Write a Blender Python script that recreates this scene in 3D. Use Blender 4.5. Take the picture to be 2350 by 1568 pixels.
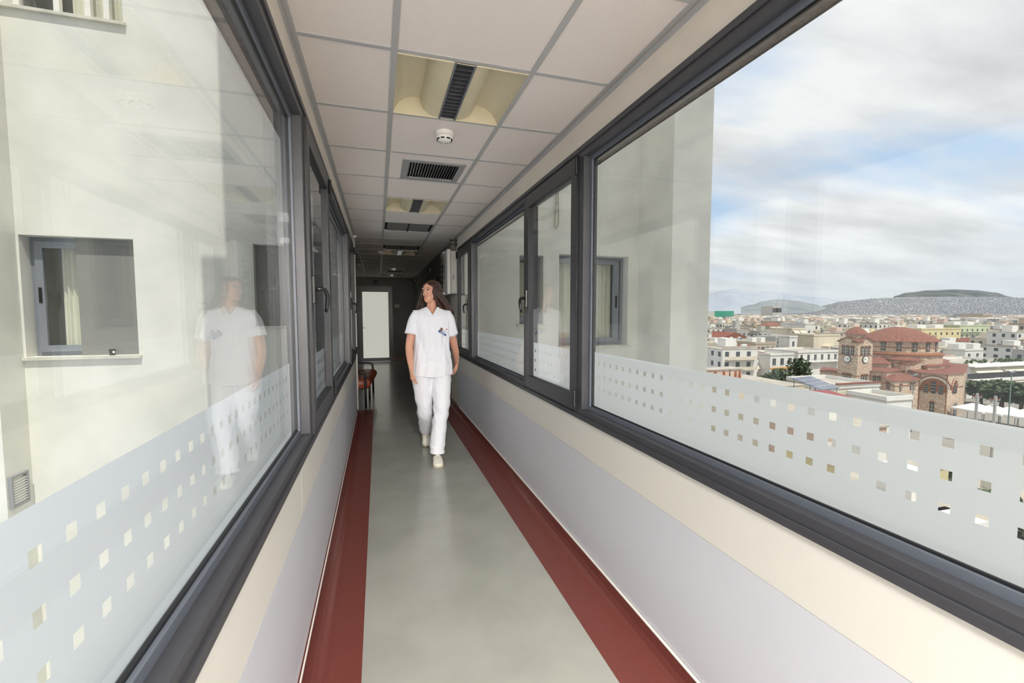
import bpy, math, random
from mathutils import Vector, Matrix, noise
random.seed(7)
S = bpy.context.scene
for o in list(bpy.data.objects): bpy.data.objects.remove(o)
COL = S.collection

# ------------------------------------------------------------------ camera
F = 1006.06; YAW = math.radians(16.935); PIT = math.radians(-3.63); ROL = math.radians(-0.045); H = 1.45
_f = Vector((math.sin(YAW)*math.cos(PIT), math.cos(YAW)*math.cos(PIT), math.sin(PIT)))
_r = Vector((math.cos(YAW), -math.sin(YAW), 0)); _u = _r.cross(_f)
_r2 = _r*math.cos(ROL)+_u*math.sin(ROL); _u2 = -_r*math.sin(ROL)+_u*math.cos(ROL)
cd = bpy.data.cameras.new('camera'); cam = bpy.data.objects.new('camera', cd); COL.objects.link(cam)
cam.matrix_world = Matrix(((_r2.x,_u2.x,-_f.x,0),(_r2.y,_u2.y,-_f.y,0),(_r2.z,_u2.z,-_f.z,H),(0,0,0,1)))
cd.sensor_width = 36; cd.lens = F/2350*36; cd.clip_start = .03; cd.clip_end = 40000
S.camera = cam

# ------------------------------------------------------------------ view + sun + sky
S.view_settings.view_transform = 'Standard'; S.view_settings.look = 'None'
S.view_settings.exposure = 0.45; S.view_settings.gamma = 1; S.view_settings.use_curve_mapping = False
SUN = Vector((-.22, .9, -1.75)).normalized()
sl = bpy.data.lights.new('sun', 'SUN'); sl.energy = 2.7; sl.angle = math.radians(.12); sl.color = (1, .965, .9)
so = bpy.data.objects.new('sun', sl); COL.objects.link(so)
so.rotation_euler = SUN.to_track_quat('-Z', 'Y').to_euler(); so.location = (0, -8, 40)

def sky():
    w = bpy.data.worlds.new('sky'); S.world = w; w.use_nodes = True
    nt = w.node_tree; N = nt.nodes; L = nt.links; N.clear()
    def n(t, **k):
        x = N.new(t)
        for a, b in k.items(): setattr(x, a, b)
        return x
    def m(op, a, b=None, c=None):
        x = n('ShaderNodeMath', operation=op)
        for i, v in enumerate((a, b, c)):
            if v is None: continue
            if isinstance(v, (int, float)): x.inputs[i].default_value = v
            else: L.new(v, x.inputs[i])
        return x.outputs[0]
    tc = n('ShaderNodeTexCoord'); sp = n('ShaderNodeSeparateXYZ'); L.new(tc.outputs['Generated'], sp.inputs[0])
    z = m('MAXIMUM', sp.outputs[2], 0.0); zz = m('ADD', z, .16)
    px = m('DIVIDE', sp.outputs[0], zz); py = m('DIVIDE', sp.outputs[1], zz)
    cb = n('ShaderNodeCombineXYZ'); L.new(px, cb.inputs[0]); L.new(py, cb.inputs[1])
    mp = n('ShaderNodeMapping'); L.new(cb.outputs[0], mp.inputs[0])
    mp.inputs['Rotation'].default_value = (0, 0, math.radians(28)); mp.inputs['Scale'].default_value = (.55, 1.35, 1)
    mp.inputs['Location'].default_value = SKY_LOC
    n1 = n('ShaderNodeTexNoise'); L.new(mp.outputs[0], n1.inputs[0])
    n1.inputs['Scale'].default_value = .8; n1.inputs['Detail'].default_value = 7; n1.inputs['Roughness'].default_value = .52
    n1.inputs['Distortion'].default_value = .35
    cv = n('ShaderNodeValToRGB'); L.new(z, cv.inputs[0]); E_ = cv.color_ramp.elements
    E_[0].position = 0; E_[0].color = (.62,.62,.62,1); E_[1].position = .34; E_[1].color = (.64,.64,.64,1)
    for p_, v_ in ((.15,.56),(.215,.43),(.255,.42),(.29,.52)): q_ = E_.new(p_); q_.color = (v_,v_,v_,1)
    nv = m('ADD', n1.outputs[0], m('SUBTRACT', cv.outputs[0], .5))
    cr = n('ShaderNodeValToRGB'); L.new(nv, cr.inputs[0])
    e = cr.color_ramp.elements; e[0].position = .40; e[0].color = (0,0,0,1); e[1].position = .56; e[1].color = (1,1,1,1)
    n2 = n('ShaderNodeTexNoise'); L.new(mp.outputs[0], n2.inputs[0]); n2.inputs['Scale'].default_value = 2.1
    n2.inputs['Detail'].default_value = 5
    cl = n('ShaderNodeValToRGB'); L.new(n2.outputs[0], cl.inputs[0])
    e = cl.color_ramp.elements; e[0].position = .35; e[0].color = (.52,.53,.55,1); e[1].position = .62; e[1].color = (.72,.725,.735,1)
    bl = n('ShaderNodeValToRGB'); L.new(z, bl.inputs[0])
    e = bl.color_ramp.elements; e[0].position = 0; e[0].color = (.58,.64,.70,1); e[1].position = .6; e[1].color = (.27,.42,.66,1)
    x = e.new(.2) if False else bl.color_ramp.elements.new(.22); x.color = (.40,.53,.70,1)
    mx = n('ShaderNodeMix', data_type='RGBA'); L.new(cr.outputs[0], mx.inputs[0]); L.new(bl.outputs[0], mx.inputs[6]); L.new(cl.outputs[0], mx.inputs[7])
    hz = n('ShaderNodeMapRange'); L.new(z, hz.inputs[0]); hz.inputs[1].default_value = 0; hz.inputs[2].default_value = .16
    hz.inputs[3].default_value = .9; hz.inputs[4].default_value = 0
    m2 = n('ShaderNodeMix', data_type='RGBA'); L.new(hz.outputs[0], m2.inputs[0]); L.new(mx.outputs[2], m2.inputs[6]); m2.inputs[7].default_value = (.52,.56,.61,1)
    bg = n('ShaderNodeBackground'); L.new(m2.outputs[2], bg.inputs[0]); bg.inputs[1].default_value = 1.0
    out = n('ShaderNodeOutputWorld'); L.new(bg.outputs[0], out.inputs[0])
SKY_LOC = (1.7, .35, 0)
sky()

# ------------------------------------------------------------------ helpers
def ray(px, py): return _r2*(px-1175) + _u2*(784-py) + _f*F
_fh = Vector((math.sin(YAW), math.cos(YAW), 0)); _rh = Vector((math.cos(YAW), -math.sin(YAW), 0))
def at(px, py, d):                     # a point whose horizontal distance ahead of the camera is d
    v = ray(px, py); v = v*(d/v.dot(_fh)); return Vector((v.x, v.y, H+v.z))
def aty(px, py, y):                    # a point in the plane Y = y
    v = ray(px, py); v = v*(y/v.y); return Vector((v.x, v.y, H+v.z))

class MB:
    def __init__(s): s.v = []; s.f = []; s.m = []; s.mi = 0; s.M = None
    def add(s, vs, fs):
        b = len(s.v)
        for p in vs:
            p = Vector(p)
            if s.M is not None: p = s.M @ p
            s.v.append(tuple(p))
        for f in fs: s.f.append(tuple(b+i for i in f)); s.m.append(s.mi)
        return s
    def box(s, x0, y0, z0, x1, y1, z1):
        if x0 > x1: x0, x1 = x1, x0
        if y0 > y1: y0, y1 = y1, y0
        if z0 > z1: z0, z1 = z1, z0
        return s.add([(x0,y0,z0),(x1,y0,z0),(x1,y1,z0),(x0,y1,z0),(x0,y0,z1),(x1,y0,z1),(x1,y1,z1),(x0,y1,z1)],
                     [(0,3,2,1),(4,5,6,7),(0,1,5,4),(1,2,6,5),(2,3,7,6),(3,0,4,7)])
    def quad(s, a, b, c, d): return s.add([a,b,c,d], [(0,1,2,3)])
    def prism(s, poly, z0, z1):
        n = len(poly); vs = [(x,y,z0) for x,y in poly]+[(x,y,z1) for x,y in poly]
        ar = sum(poly[i][0]*poly[(i+1)%n][1]-poly[(i+1)%n][0]*poly[i][1] for i in range(n))
        fs = [(i,(i+1)%n,n+(i+1)%n,n+i) for i in range(n)]+[tuple(range(n-1,-1,-1)), tuple(range(n,2*n))]
        if ar < 0: fs = [tuple(reversed(f)) for f in fs]
        return s.add(vs, fs)
    def rings(s, R, cap=True, close=True):
        n = len(R[0]); vs = [p for r in R for p in r]; fs = []
        for i in range(len(R)-1):
            for j in range(n if close else n-1):
                k = (j+1) % n; fs.append((i*n+j, i*n+k, (i+1)*n+k, (i+1)*n+j))
        if cap: fs += [tuple(range(n-1,-1,-1)), tuple((len(R)-1)*n+j for j in range(n))]
        return s.add(vs, fs)
    def tube(s, pts, r, n=10, cap=True, flat=1.0):
        pts = [Vector(p) for p in pts]; R = []; up = None
        for i, p in enumerate(pts):
            d = (pts[min(i+1,len(pts)-1)]-pts[max(i-1,0)]).normalized()
            if up is None: up = Vector((0,0,1)) if abs(d.z) < .9 else Vector((0,1,0))
            a = d.cross(up).normalized(); b = a.cross(d).normalized(); up = b
            rr = r[i] if isinstance(r, (list, tuple)) else r
            R.append([p+a*(rr*math.cos(t))+b*(rr*flat*math.sin(t)) for t in [2*math.pi*j/n for j in range(n)]])
        return s.rings(R, cap)
    def ell(s, c, rx, ry, rz, n=14, m=9):
        R = []
        for i in range(m+1):
            t = math.pi*(i+.001)/(m+.002)-math.pi/2
            R.append([(c[0]+rx*math.cos(t)*math.cos(a), c[1]+ry*math.cos(t)*math.sin(a), c[2]+rz*math.sin(t)) for a in [2*math.pi*j/n for j in range(n)]])
        return s.rings(R)
    def lathe(s, c, prof, n=24):
        return s.rings([[(c[0]+r*math.cos(a), c[1]+r*math.sin(a), c[2]+z) for a in [2*math.pi*j/n for j in range(n)]] for r, z in prof])
    def build(s, name, mat, parent=None, smooth=False, bevel=0, loc=None):
        me = bpy.data.meshes.new(name); me.from_pydata(s.v, [], s.f)
        mats = mat if isinstance(mat, (list, tuple)) else [mat]
        for x in mats: me.materials.append(x)
        if len(mats) > 1: me.polygons.foreach_set('material_index', s.m)
        if smooth: me.polygons.foreach_set('use_smooth', [True]*len(me.polygons))
        me.update()
        o = bpy.data.objects.new(name, me); COL.objects.link(o)
        if parent: o.parent = parent
        if loc: o.location = loc
        if bevel:
            b = o.modifiers.new('bevel', 'BEVEL'); b.width = bevel; b.segments = 2; b.limit_method = 'ANGLE'
        return o
def mod(o, t, **k):
    m = o.modifiers.new(t.lower(), t)
    for a, b in k.items(): setattr(m, a, b)
    return m
def tag(o, label=None, cat=None, group=None, kind=None):
    if label: o['label'] = label
    if cat: o['category'] = cat
    if group: o['group'] = group
    if kind: o['kind'] = kind
    return o
def empty(name, loc, label=None, cat=None, group=None, kind=None, rz=0):
    o = bpy.data.objects.new(name, None); COL.objects.link(o); o.location = loc; o.rotation_euler.z = rz; o.empty_display_size = .1
    return tag(o, label, cat, group, kind)
def kids(o): return [c for c in bpy.data.objects if c.parent == o]
def copy_tree(o, parent=None):
    c = o.copy(); COL.objects.link(c); c.parent = parent
    for k in kids(o): copy_tree(k, c)
    return c
def rel(mb, c):                       # geometry given in world space, stored relative to its thing
    mb.v = [(x-c[0], y-c[1], z-c[2]) for x, y, z in mb.v]; return mb

# ------------------------------------------------------------------ materials
def lin(c): return tuple(((x/255)/12.92 if x/255 <= .04045 else ((x/255+.055)/1.055)**2.4) for x in c)+(1,)
def mat(name, c, rough=.6, metal=0, var=0, scale=6, bump=0, bscale=60, coat=0, spec=.5, c2=None, sub=0):
    m = bpy.data.materials.new(name); m.use_nodes = True; nt = m.node_tree; p = nt.nodes['Principled BSDF']
    c = lin(c) if max(c[:3]) > 1.01 else tuple(c[:3])+(1,)
    p.inputs['Base Color'].default_value = c; p.inputs['Roughness'].default_value = rough; p.inputs['Metallic'].default_value = metal
    p.inputs['Specular IOR Level'].default_value = spec
    if coat: p.inputs['Coat Weight'].default_value = coat; p.inputs['Coat Roughness'].default_value = .1
    if sub: p.inputs['Subsurface Weight'].default_value = sub; p.inputs['Subsurface Radius'].default_value = (.012,.005,.003)
    tc = nt.nodes.new('ShaderNodeTexCoord')
    if var or c2:
        nz = nt.nodes.new('ShaderNodeTexNoise'); nz.inputs['Scale'].default_value = scale; nz.inputs['Detail'].default_value = 5
        nt.links.new(tc.outputs['Object'], nz.inputs[0])
        cr = nt.nodes.new('ShaderNodeValToRGB'); nt.links.new(nz.outputs[0], cr.inputs[0])
        d = lin(c2) if c2 else tuple(x*(1-var) for x in c[:3])+(1,)
        cr.color_ramp.elements[0].position = .36; cr.color_ramp.elements[0].color = d
        cr.color_ramp.elements[1].position = .62; cr.color_ramp.elements[1].color = c
        nt.links.new(cr.outputs[0], p.inputs['Base Color'])
    if bump:
        nb = nt.nodes.new('ShaderNodeTexNoise'); nb.inputs['Scale'].default_value = bscale; nb.inputs['Detail'].default_value = 4
        nt.links.new(tc.outputs['Object'], nb.inputs[0])
        b = nt.nodes.new('ShaderNodeBump'); b.inputs['Strength'].default_value = bump; b.inputs['Distance'].default_value = .01
        nt.links.new(nb.outputs[0], b.inputs['Height']); nt.links.new(b.outputs[0], p.inputs['Normal'])
    return m
def emis(name, c, s, base=(200,200,200)):
    m = mat(name, base, .5); p = m.node_tree.nodes['Principled BSDF']
    p.inputs['Emission Color'].default_value = lin(c); p.inputs['Emission Strength'].default_value = s
    return m
def glass(name, tint=(.975,.985,.98), k=1.0):
    m = bpy.data.materials.new(name); m.use_nodes = True; nt = m.node_tree; N = nt.nodes; L = nt.links; N.clear()
    lw = N.new('ShaderNodeLayerWeight'); lw.inputs[0].default_value = .5
    pw = N.new('ShaderNodeMath'); pw.operation = 'POWER'; L.new(lw.outputs['Facing'], pw.inputs[0]); pw.inputs[1].default_value = 5
    ma = N.new('ShaderNodeMath'); ma.operation = 'MULTIPLY_ADD'; L.new(pw.outputs[0], ma.inputs[0]); ma.inputs[1].default_value = .96*k; ma.inputs[2].default_value = .04*k
    mi = N.new('ShaderNodeMath'); mi.operation = 'MINIMUM'; L.new(ma.outputs[0], mi.inputs[0]); mi.inputs[1].default_value = 1
    tr = N.new('ShaderNodeBsdfTransparent'); tr.inputs[0].default_value = tuple(tint)+(1,)
    gl = N.new('ShaderNodeBsdfGlossy'); gl.inputs['Roughness'].default_value = 0; gl.inputs[0].default_value = (1,1,1,1)
    mx = N.new('ShaderNodeMixShader'); L.new(mi.outputs[0], mx.inputs[0]); L.new(tr.outputs[0], mx.inputs[1]); L.new(gl.outputs[0], mx.inputs[2])
    o = N.new('ShaderNodeOutputMaterial'); L.new(mx.outputs[0], o.inputs[0])
    return m
def film_mat():
    m = bpy.data.materials.new('frosted_film'); m.use_nodes = True; nt = m.node_tree; N = nt.nodes; L = nt.links; N.clear()
    d = N.new('ShaderNodeBsdfDiffuse'); d.inputs[0].default_value = (.86,.88,.88,1)
    t = N.new('ShaderNodeBsdfTranslucent'); t.inputs[0].default_value = (.97,.985,.985,1)
    mx = N.new('ShaderNodeMixShader'); mx.inputs[0].default_value = .80; L.new(d.outputs[0], mx.inputs[1]); L.new(t.outputs[0], mx.inputs[2])
    o = N.new('ShaderNodeOutputMaterial'); L.new(mx.outputs[0], o.inputs[0]); return m
def voro(name, cols, scale, rough=.9, stretch=(1,1,1)):       # stones, speckled city slopes
    m = bpy.data.materials.new(name); m.use_nodes = True; nt = m.node_tree; N = nt.nodes; L = nt.links; p = N['Principled BSDF']
    tc = N.new('ShaderNodeTexCoord'); mp = N.new('ShaderNodeMapping'); mp.inputs['Scale'].default_value = stretch; L.new(tc.outputs['Object'], mp.inputs[0])
    v = N.new('ShaderNodeTexVoronoi'); v.inputs['Scale'].default_value = scale; L.new(mp.outputs[0], v.inputs[0])
    s = N.new('ShaderNodeSeparateColor'); L.new(v.outputs['Color'], s.inputs[0])
    cr = N.new('ShaderNodeValToRGB'); cr.color_ramp.interpolation = 'CONSTANT'; L.new(s.outputs[0], cr.inputs[0])
    while len(cr.color_ramp.elements) < len(cols): cr.color_ramp.elements.new(.5)
    for i, c in enumerate(cols): cr.color_ramp.elements[i].position = i/len(cols); cr.color_ramp.elements[i].color = lin(c)
    L.new(cr.outputs[0], p.inputs['Base Color']); p.inputs['Roughness'].default_value = rough
    return m
def facade_mat(name, wall, win=(70,74,80), sx=3.1, sz=3.0, ww=.36, wh=.48):   # painted facade with rows of dark windows, surface pattern
    m = bpy.data.materials.new(name); m.use_nodes = True; nt = m.node_tree; N = nt.nodes; L = nt.links; p = N['Principled BSDF']; p.inputs['Roughness'].default_value = .85
    tc = N.new('ShaderNodeTexCoord'); sp = N.new('ShaderNodeSeparateXYZ'); L.new(tc.outputs['Object'], sp.inputs[0])
    ge = N.new('ShaderNodeSeparateXYZ'); L.new(tc.outputs['Normal'], ge.inputs[0])
    def m_(op, a, b=None):
        x = N.new('ShaderNodeMath'); x.operation = op
        for i, v in enumerate((a, b)):
            if v is None: continue
            if isinstance(v, (int, float)): x.inputs[i].default_value = v
            else: L.new(v, x.inputs[i])
        return x.outputs[0]
    h = m_('ADD', sp.outputs[0], sp.outputs[1])
    a = m_('LESS_THAN', m_('FRACT', m_('DIVIDE', h, sx)), ww); b = m_('FRACT', m_('DIVIDE', sp.outputs[2], sz))
    c = m_('MULTIPLY', m_('GREATER_THAN', b, .3), m_('LESS_THAN', b, .3+wh))
    side = m_('LESS_THAN', m_('ABSOLUTE', ge.outputs[2]), .5)
    k = m_('MULTIPLY', m_('MULTIPLY', a, c), side)
    nz = N.new('ShaderNodeTexNoise'); nz.inputs['Scale'].default_value = .5; L.new(tc.outputs['Object'], nz.inputs[0])
    w = N.new('ShaderNodeMix'); w.data_type = 'RGBA'; L.new(nz.outputs[0], w.inputs[0]); w.inputs[6].default_value = tuple(x*.72 for x in lin(wall)[:3])+(1,); w.inputs[7].default_value = lin(wall)
    mx = N.new('ShaderNodeMix'); mx.data_type = 'RGBA'; L.new(k, mx.inputs[0]); L.new(w.outputs[2], mx.inputs[6]); mx.inputs[7].default_value = lin(win)
    L.new(mx.outputs[2], p.inputs['Base Color']); return m

M = dict(
 tile=mat('ceiling_tile',(222,214,208),.95,var=.03,scale=90,bump=.15,bscale=400), tee=mat('grey_ceiling_grid',(168,168,168),.5),
 wallp=mat('cream_plaster',(214,206,194),.9,var=.06,scale=4,bump=.05), cream=mat('cream_wall_panel',(214,211,202),.45,var=.02,scale=3),
 pale=mat('pale_grey_wall_guard',(200,201,207),.42,var=.02,scale=3), floor=mat('grey_vinyl_floor',(158,157,149),.27,var=.12,scale=3,bump=.02,bscale=80,coat=.25),
 red=mat('red_vinyl',(108,54,47),.38,var=.12,scale=120,coat=.08), filler=mat('white_sealant',(215,212,203),.8),
 frame=mat('anthracite_aluminium',(64,64,68),.38,metal=.1,var=.04,scale=30), fdark=mat('dark_window_metal',(70,70,74),.45), bead=mat('grey_glazing_bead',(92,97,106),.4), gask=mat('black_rubber',(20,20,22),.5),
 black=mat('black_plastic',(24,24,25),.32), alu=mat('satin_aluminium',(112,116,124),.4,metal=.3), glass=glass('window_glass'), film=film_mat(),
 lampb=mat('beige_enamel',(205,196,168),.5,var=.03,scale=5), louv=mat('louvre_metal',(120,122,126),.25,metal=.7), dark=mat('dark_void',(26,26,26),.9),
 white=mat('white_plastic',(232,230,224),.4), grey=mat('grey_metal',(150,150,152),.45), perf=mat('grey_perforated_panel',(120,118,112),.7,var=.1,scale=200),
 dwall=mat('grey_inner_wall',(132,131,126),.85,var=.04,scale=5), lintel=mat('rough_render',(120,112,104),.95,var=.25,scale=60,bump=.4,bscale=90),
 hosp=mat('cream_render',(229,227,217),.92,var=.12,scale=1.6,bump=.06,bscale=30), hframe=mat('grey_window_profile',(140,144,152),.4,metal=.2),
 marble=mat('marble_sill',(214,210,196),.5,var=.15,scale=9), curt=mat('pale_curtain',(236,232,214),.95), dglass=mat('dark_glass',(18,20,20),.3,spec=.12),
 leather=mat('brown_leatherette',(150,70,45),.4,var=.15,scale=20), cabin=mat('grey_white_enamel',(205,204,196),.45), cable=mat('dirty_cable',(160,150,130),.8),
 skin=mat('skin',(214,160,134),.5,var=.05,scale=25,sub=.12), hair=mat('brown_hair',(74,45,32),.42,c2=(36,22,17),scale=70), cloth=mat('white_uniform_cloth',(240,240,246),.85,var=.01,scale=40,bump=.04,bscale=900),
 lips=mat('lips',(186,105,96),.45), brow=mat('dark_brows',(52,34,28),.7), eyew=mat('eye_white',(225,220,214),.2), shoe=mat('white_clog_rubber',(226,222,206),.5,var=.05,scale=40),
 badge=mat('badge_white',(228,230,236),.3), badgeb=mat('badge_blue',(52,92,160),.35), pink=mat('badge_red',(190,40,70),.5),
)

# ------------------------------------------------------------------ corridor shell
XL, XR, ZC = -.31, 1.10, 2.545
OXL, OXR = -.465, 1.30
Y0, YW, YE, YB = -3.6, 6.4, 6.5, 13.95
ZS, ZT = .847, 2.375
SILLR = 6.24
fl = MB().box(-.0915, Y0, -.02, .88, YB, 0).box(.88, 6.9, -.02, XR, YB, 0).box(-3.2, 6.88, -.02, -.0915, YB, 0)
tag(fl.build('floor', M['floor']), 'worn grey vinyl corridor floor between the two red borders', 'floor', kind='structure')
slab = MB().box(-.46, Y0, -.40, 1.295, 6.38, -.021).box(-3.4, 6.41, -.4, 1.295, 14.2, -.021)
tag(slab.build('trim_1', M['lintel']), 'concrete slab under the corridor floor', 'slab', kind='structure')
def cove(name, side, lab):
    if side > 0: prof = [(.88,.0),(.88,.003),(1.0,.003),(1.03,.006),(1.055,.016),(1.072,.034),(1.082,.06),(1.088,.105),(1.0995,.105),(1.0995,0)]; y1 = 6.9
    else: prof = [(-.0915,0),(-.0915,.003),(-.215,.003),(-.24,.006),(-.262,.016),(-.279,.034),(-.290,.06),(-.297,.105),(-.3095,.105),(-.3095,0)]; y1 = 6.5
    b = MB().rings([[(x,y,z-.0005) for x,z in prof] for y in (Y0+.01, y1)])
    if side < 0: b.box(-.335, 6.5, -.015, -.0915, 6.88, .003)
    o = b.build(name, M['red'], smooth=False); tag(o, lab, 'baseboard', kind='structure')
    x = XR-.012 if side > 0 else XL+.012
    MB().box(x-.003, Y0+.01, .1045, x+.009 if side > 0 else x+.003, SILLR, .109).build('sealant_line', M['filler'], o)
cove('baseboard_right', 1, 'red vinyl coved border along the right wall')
cove('baseboard_left', -1, 'red vinyl coved border along the left wall')
# side walls below, above the glazing and beyond it
def sidewall(name, xi, xo, lab):
    b = MB().box(xi, Y0, -.4, xo, 6.399, ZS).box(xi, Y0, ZT, xo, 6.399, 3.15)
    s = 1 if xi > 0 else -1
    if s > 0: b.box(xi, SILLR, ZS, xo, 6.399, ZT).box(xi, 6.401, -.4, xo, YB, 3.1)
    else: b.box(xi, 6.20, ZS, xo, YE, ZT).box(xi, 6.399, -.4, xo, YE, 3.1)
    w = tag(b.build(name, M['wallp']), lab, 'wall', kind='structure')
    e = .0035*s
    MB().box(xi-e, Y0, .647, xi, 1.881, ZS-.001).box(xi-e, 1.884, .647, xi, 6.38, ZS-.001).build('cream_panel', M['cream'], w)
    MB().box(xi-e*1.02, Y0, .112, xi, 6.38, .6455).build('grey_wall_guard', M['pale'], w)
    o = MB().box(xo, Y0, ZT-.015, xo-.085*s, 6.398, ZT+.0).box(xo+.004*s, Y0, ZT-.02, xo-.0*s, 6.39, 3.15).build('outer_lintel', M['lintel'], w)
sidewall('wall_right', XR, OXR, 'cream and pale grey wall below and above the right windows')
sidewall('wall_left', XL, OXL, 'cream and pale grey wall below and above the left windows')
MB().box(-.47, Y0, 3.15, 1.31, 6.39, 3.3).build('roof_slab', M['lintel'], bpy.data.objects['wall_right'])
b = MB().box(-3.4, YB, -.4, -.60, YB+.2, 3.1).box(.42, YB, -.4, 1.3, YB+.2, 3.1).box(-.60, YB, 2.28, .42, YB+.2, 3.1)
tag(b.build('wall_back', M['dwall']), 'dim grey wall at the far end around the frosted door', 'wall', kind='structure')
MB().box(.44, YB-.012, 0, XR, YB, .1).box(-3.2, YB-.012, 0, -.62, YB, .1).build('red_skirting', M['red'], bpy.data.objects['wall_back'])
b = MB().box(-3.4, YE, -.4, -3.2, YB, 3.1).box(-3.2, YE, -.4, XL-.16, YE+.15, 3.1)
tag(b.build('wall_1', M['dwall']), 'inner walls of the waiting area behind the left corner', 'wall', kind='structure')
b = MB().box(-.46, Y0-.2, -.4, 1.29, Y0, 3.1)
tag(b.build('wall_front', M['wallp']), 'plain wall closing the corridor behind the viewer', 'wall', kind='structure')
# dark lining of the inner part of the right wall (painted grey beyond the bridge)
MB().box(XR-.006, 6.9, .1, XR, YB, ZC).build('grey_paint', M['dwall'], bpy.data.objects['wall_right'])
MB().box(XR-.018, 6.9, 0, XR-.006, YB, .1).build('red_skirting', M['red'], bpy.data.objects['wall_right'])

# ceiling: square tiles in a grey grid
TX = [XL, .0853, .694, XR]; TP = .5955; TY0 = 1.358
rows = list(range(-8, 22)); lights = [-5, 1, 5, 11, 16, 19]; vents = [3, 17]; grilles = [7, 10]
ct = MB(); tg = MB()
for r in rows:
    y = TY0+TP*r
    if y > YB: break
    y2 = min(y+TP, YB)
    for c in range(3):
        if c == 1 and (r in lights or r in grilles): continue
        x0, x1 = TX[c]+.012, TX[c+1]-.012
        if c == 1 and r in vents:
            vy0, vy1, vx0, vx1 = y+.13, y+.565, .20, .635
            ct.box(x0, y+.012, ZC+.003, vx0, y2-.012, ZC+.018).box(vx1, y+.012, ZC+.003, x1, y2-.012, ZC+.018)
            ct.box(vx0, y+.012, ZC+.003, vx1, vy0, ZC+.018).box(vx0, vy1, ZC+.003, vx1, y2-.012, ZC+.018); continue
        ct.box(x0, y+.012, ZC+.003, x1, y2-.012, ZC+.018)
    if y > 6.45:
        for k in range(5): ct.box(XL-.6*(k+1)+.012, y+.012, ZC+.003, XL-.6*k-.012, y2-.012, ZC+.018)
    tg.box((-3.2 if y > 6.45 else XL), y-.012, ZC-.001, XR, y+.012, ZC+.02)
for x in TX[1:3]: tg.box(x-.013, Y0, ZC-.0015, x+.013, YB, ZC+.02)
for k in range(5): tg.box(XL-.6*k-.012, YE+.15, ZC-.0015, XL-.6*k+.012, YB, ZC+.02)
tg.box(XR-.025, Y0, ZC-.002, XR, YB, ZC+.02).box(XL, Y0, ZC-.002, XL+.025, YE, ZC+.02)
ceil = tag(ct.build('ceiling', M['tile']), 'suspended ceiling of square off-white tiles', 'ceiling', kind='structure')
tg.build('ceiling_grid', M['tee'], ceil)
MB().box(-3.2, 6.41, 3.0, XR, YB, 3.1).build('ceiling_deck', M['dark'], ceil)
# cream ledge strip above the frames on each side
MB().box(XR-.006, Y0, ZC-.03, XR, 6.38, ZC-.012).build('wall_angle', M['tee'], ceil)
MB().box(XL, Y0, ZC-.03, XL+.006, 6.38, ZC-.012).build('wall_angle', M['tee'], ceil)

# ------------------------------------------------------------------ windows of the corridor
def film_mesh(x, y0, y1, z0, z1, phase):
    b = MB(); hw = .0105; p = .0628; ys = []; y = phase
    while y > y0: y -= p
    while y < y1:
        if y-hw > y0+.006 and y+hw < y1-.006: ys.append(y)
        y += p
    zs = [1.027, 1.099, 1.171]
    zb = [z0]+[v for z in zs for v in (z-hw, z+hw)]+[z1]; yb = [y0]+[v for q in ys for v in (q-hw, q+hw)]+[y1]
    for i in range(len(yb)-1):
        for j in range(len(zb)-1):
            if i % 2 == 1 and j % 2 == 1: continue
            b.quad((x,yb[i],zb[j]),(x,yb[i+1],zb[j]),(x,yb[i+1],zb[j+1]),(x,yb[i],zb[j+1]))
    return b
def ringbox(b, x0, x1, y0, y1, z0, z1, w, wb=None):      # rectangular frame in a YZ plane
    wb = wb or w
    b.box(x0,y0,z0,x1,y1,z0+wb).box(x0,y0,z1-wb,x1,y1,z1).box(x0,y0,z0+wb,x1,y0+w,z1-wb).box(x0,y1-w,z0+wb,x1,y1,z1-wb)
    return b
def handle(par, xf, s, y, away, z=1.563):
    # backplate, then a curved lever swung towards the room
    b = MB(); x = xf
    b.prism([(x,y-.014),(x-s*.014,y-.012),(x-s*.018,y),(x-s*.014,y+.012),(x,y+.014)], z-.062, z+.062)
    h = b.build('handle_plate', M['black'], par, bevel=.004)
    pts = [(x-s*.012,y,z), (x-s*.035,y+away*.004,z+.004), (x-s*.052,y+away*.012,z-.002), (x-s*.060,y+away*.022,z-.022), (x-s*.060,y+away*.028,z-.05), (x-s*.055,y+away*.03,z-.08), (x-s*.050,y+away*.032,z-.105)]
    MB().tube(pts, [.011,.0115,.011,.0105,.010,.009,.0075], 10, flat=.8).build('lever', M['black'], h, smooth=True)
def hinge(par, xf, s, y, z):
    b = MB().tube([(xf-s*.010,y,z-.045),(xf-s*.010,y,z+.045)], .009, 12)
    b.build('hinge', M['black'], par, smooth=False)
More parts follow.
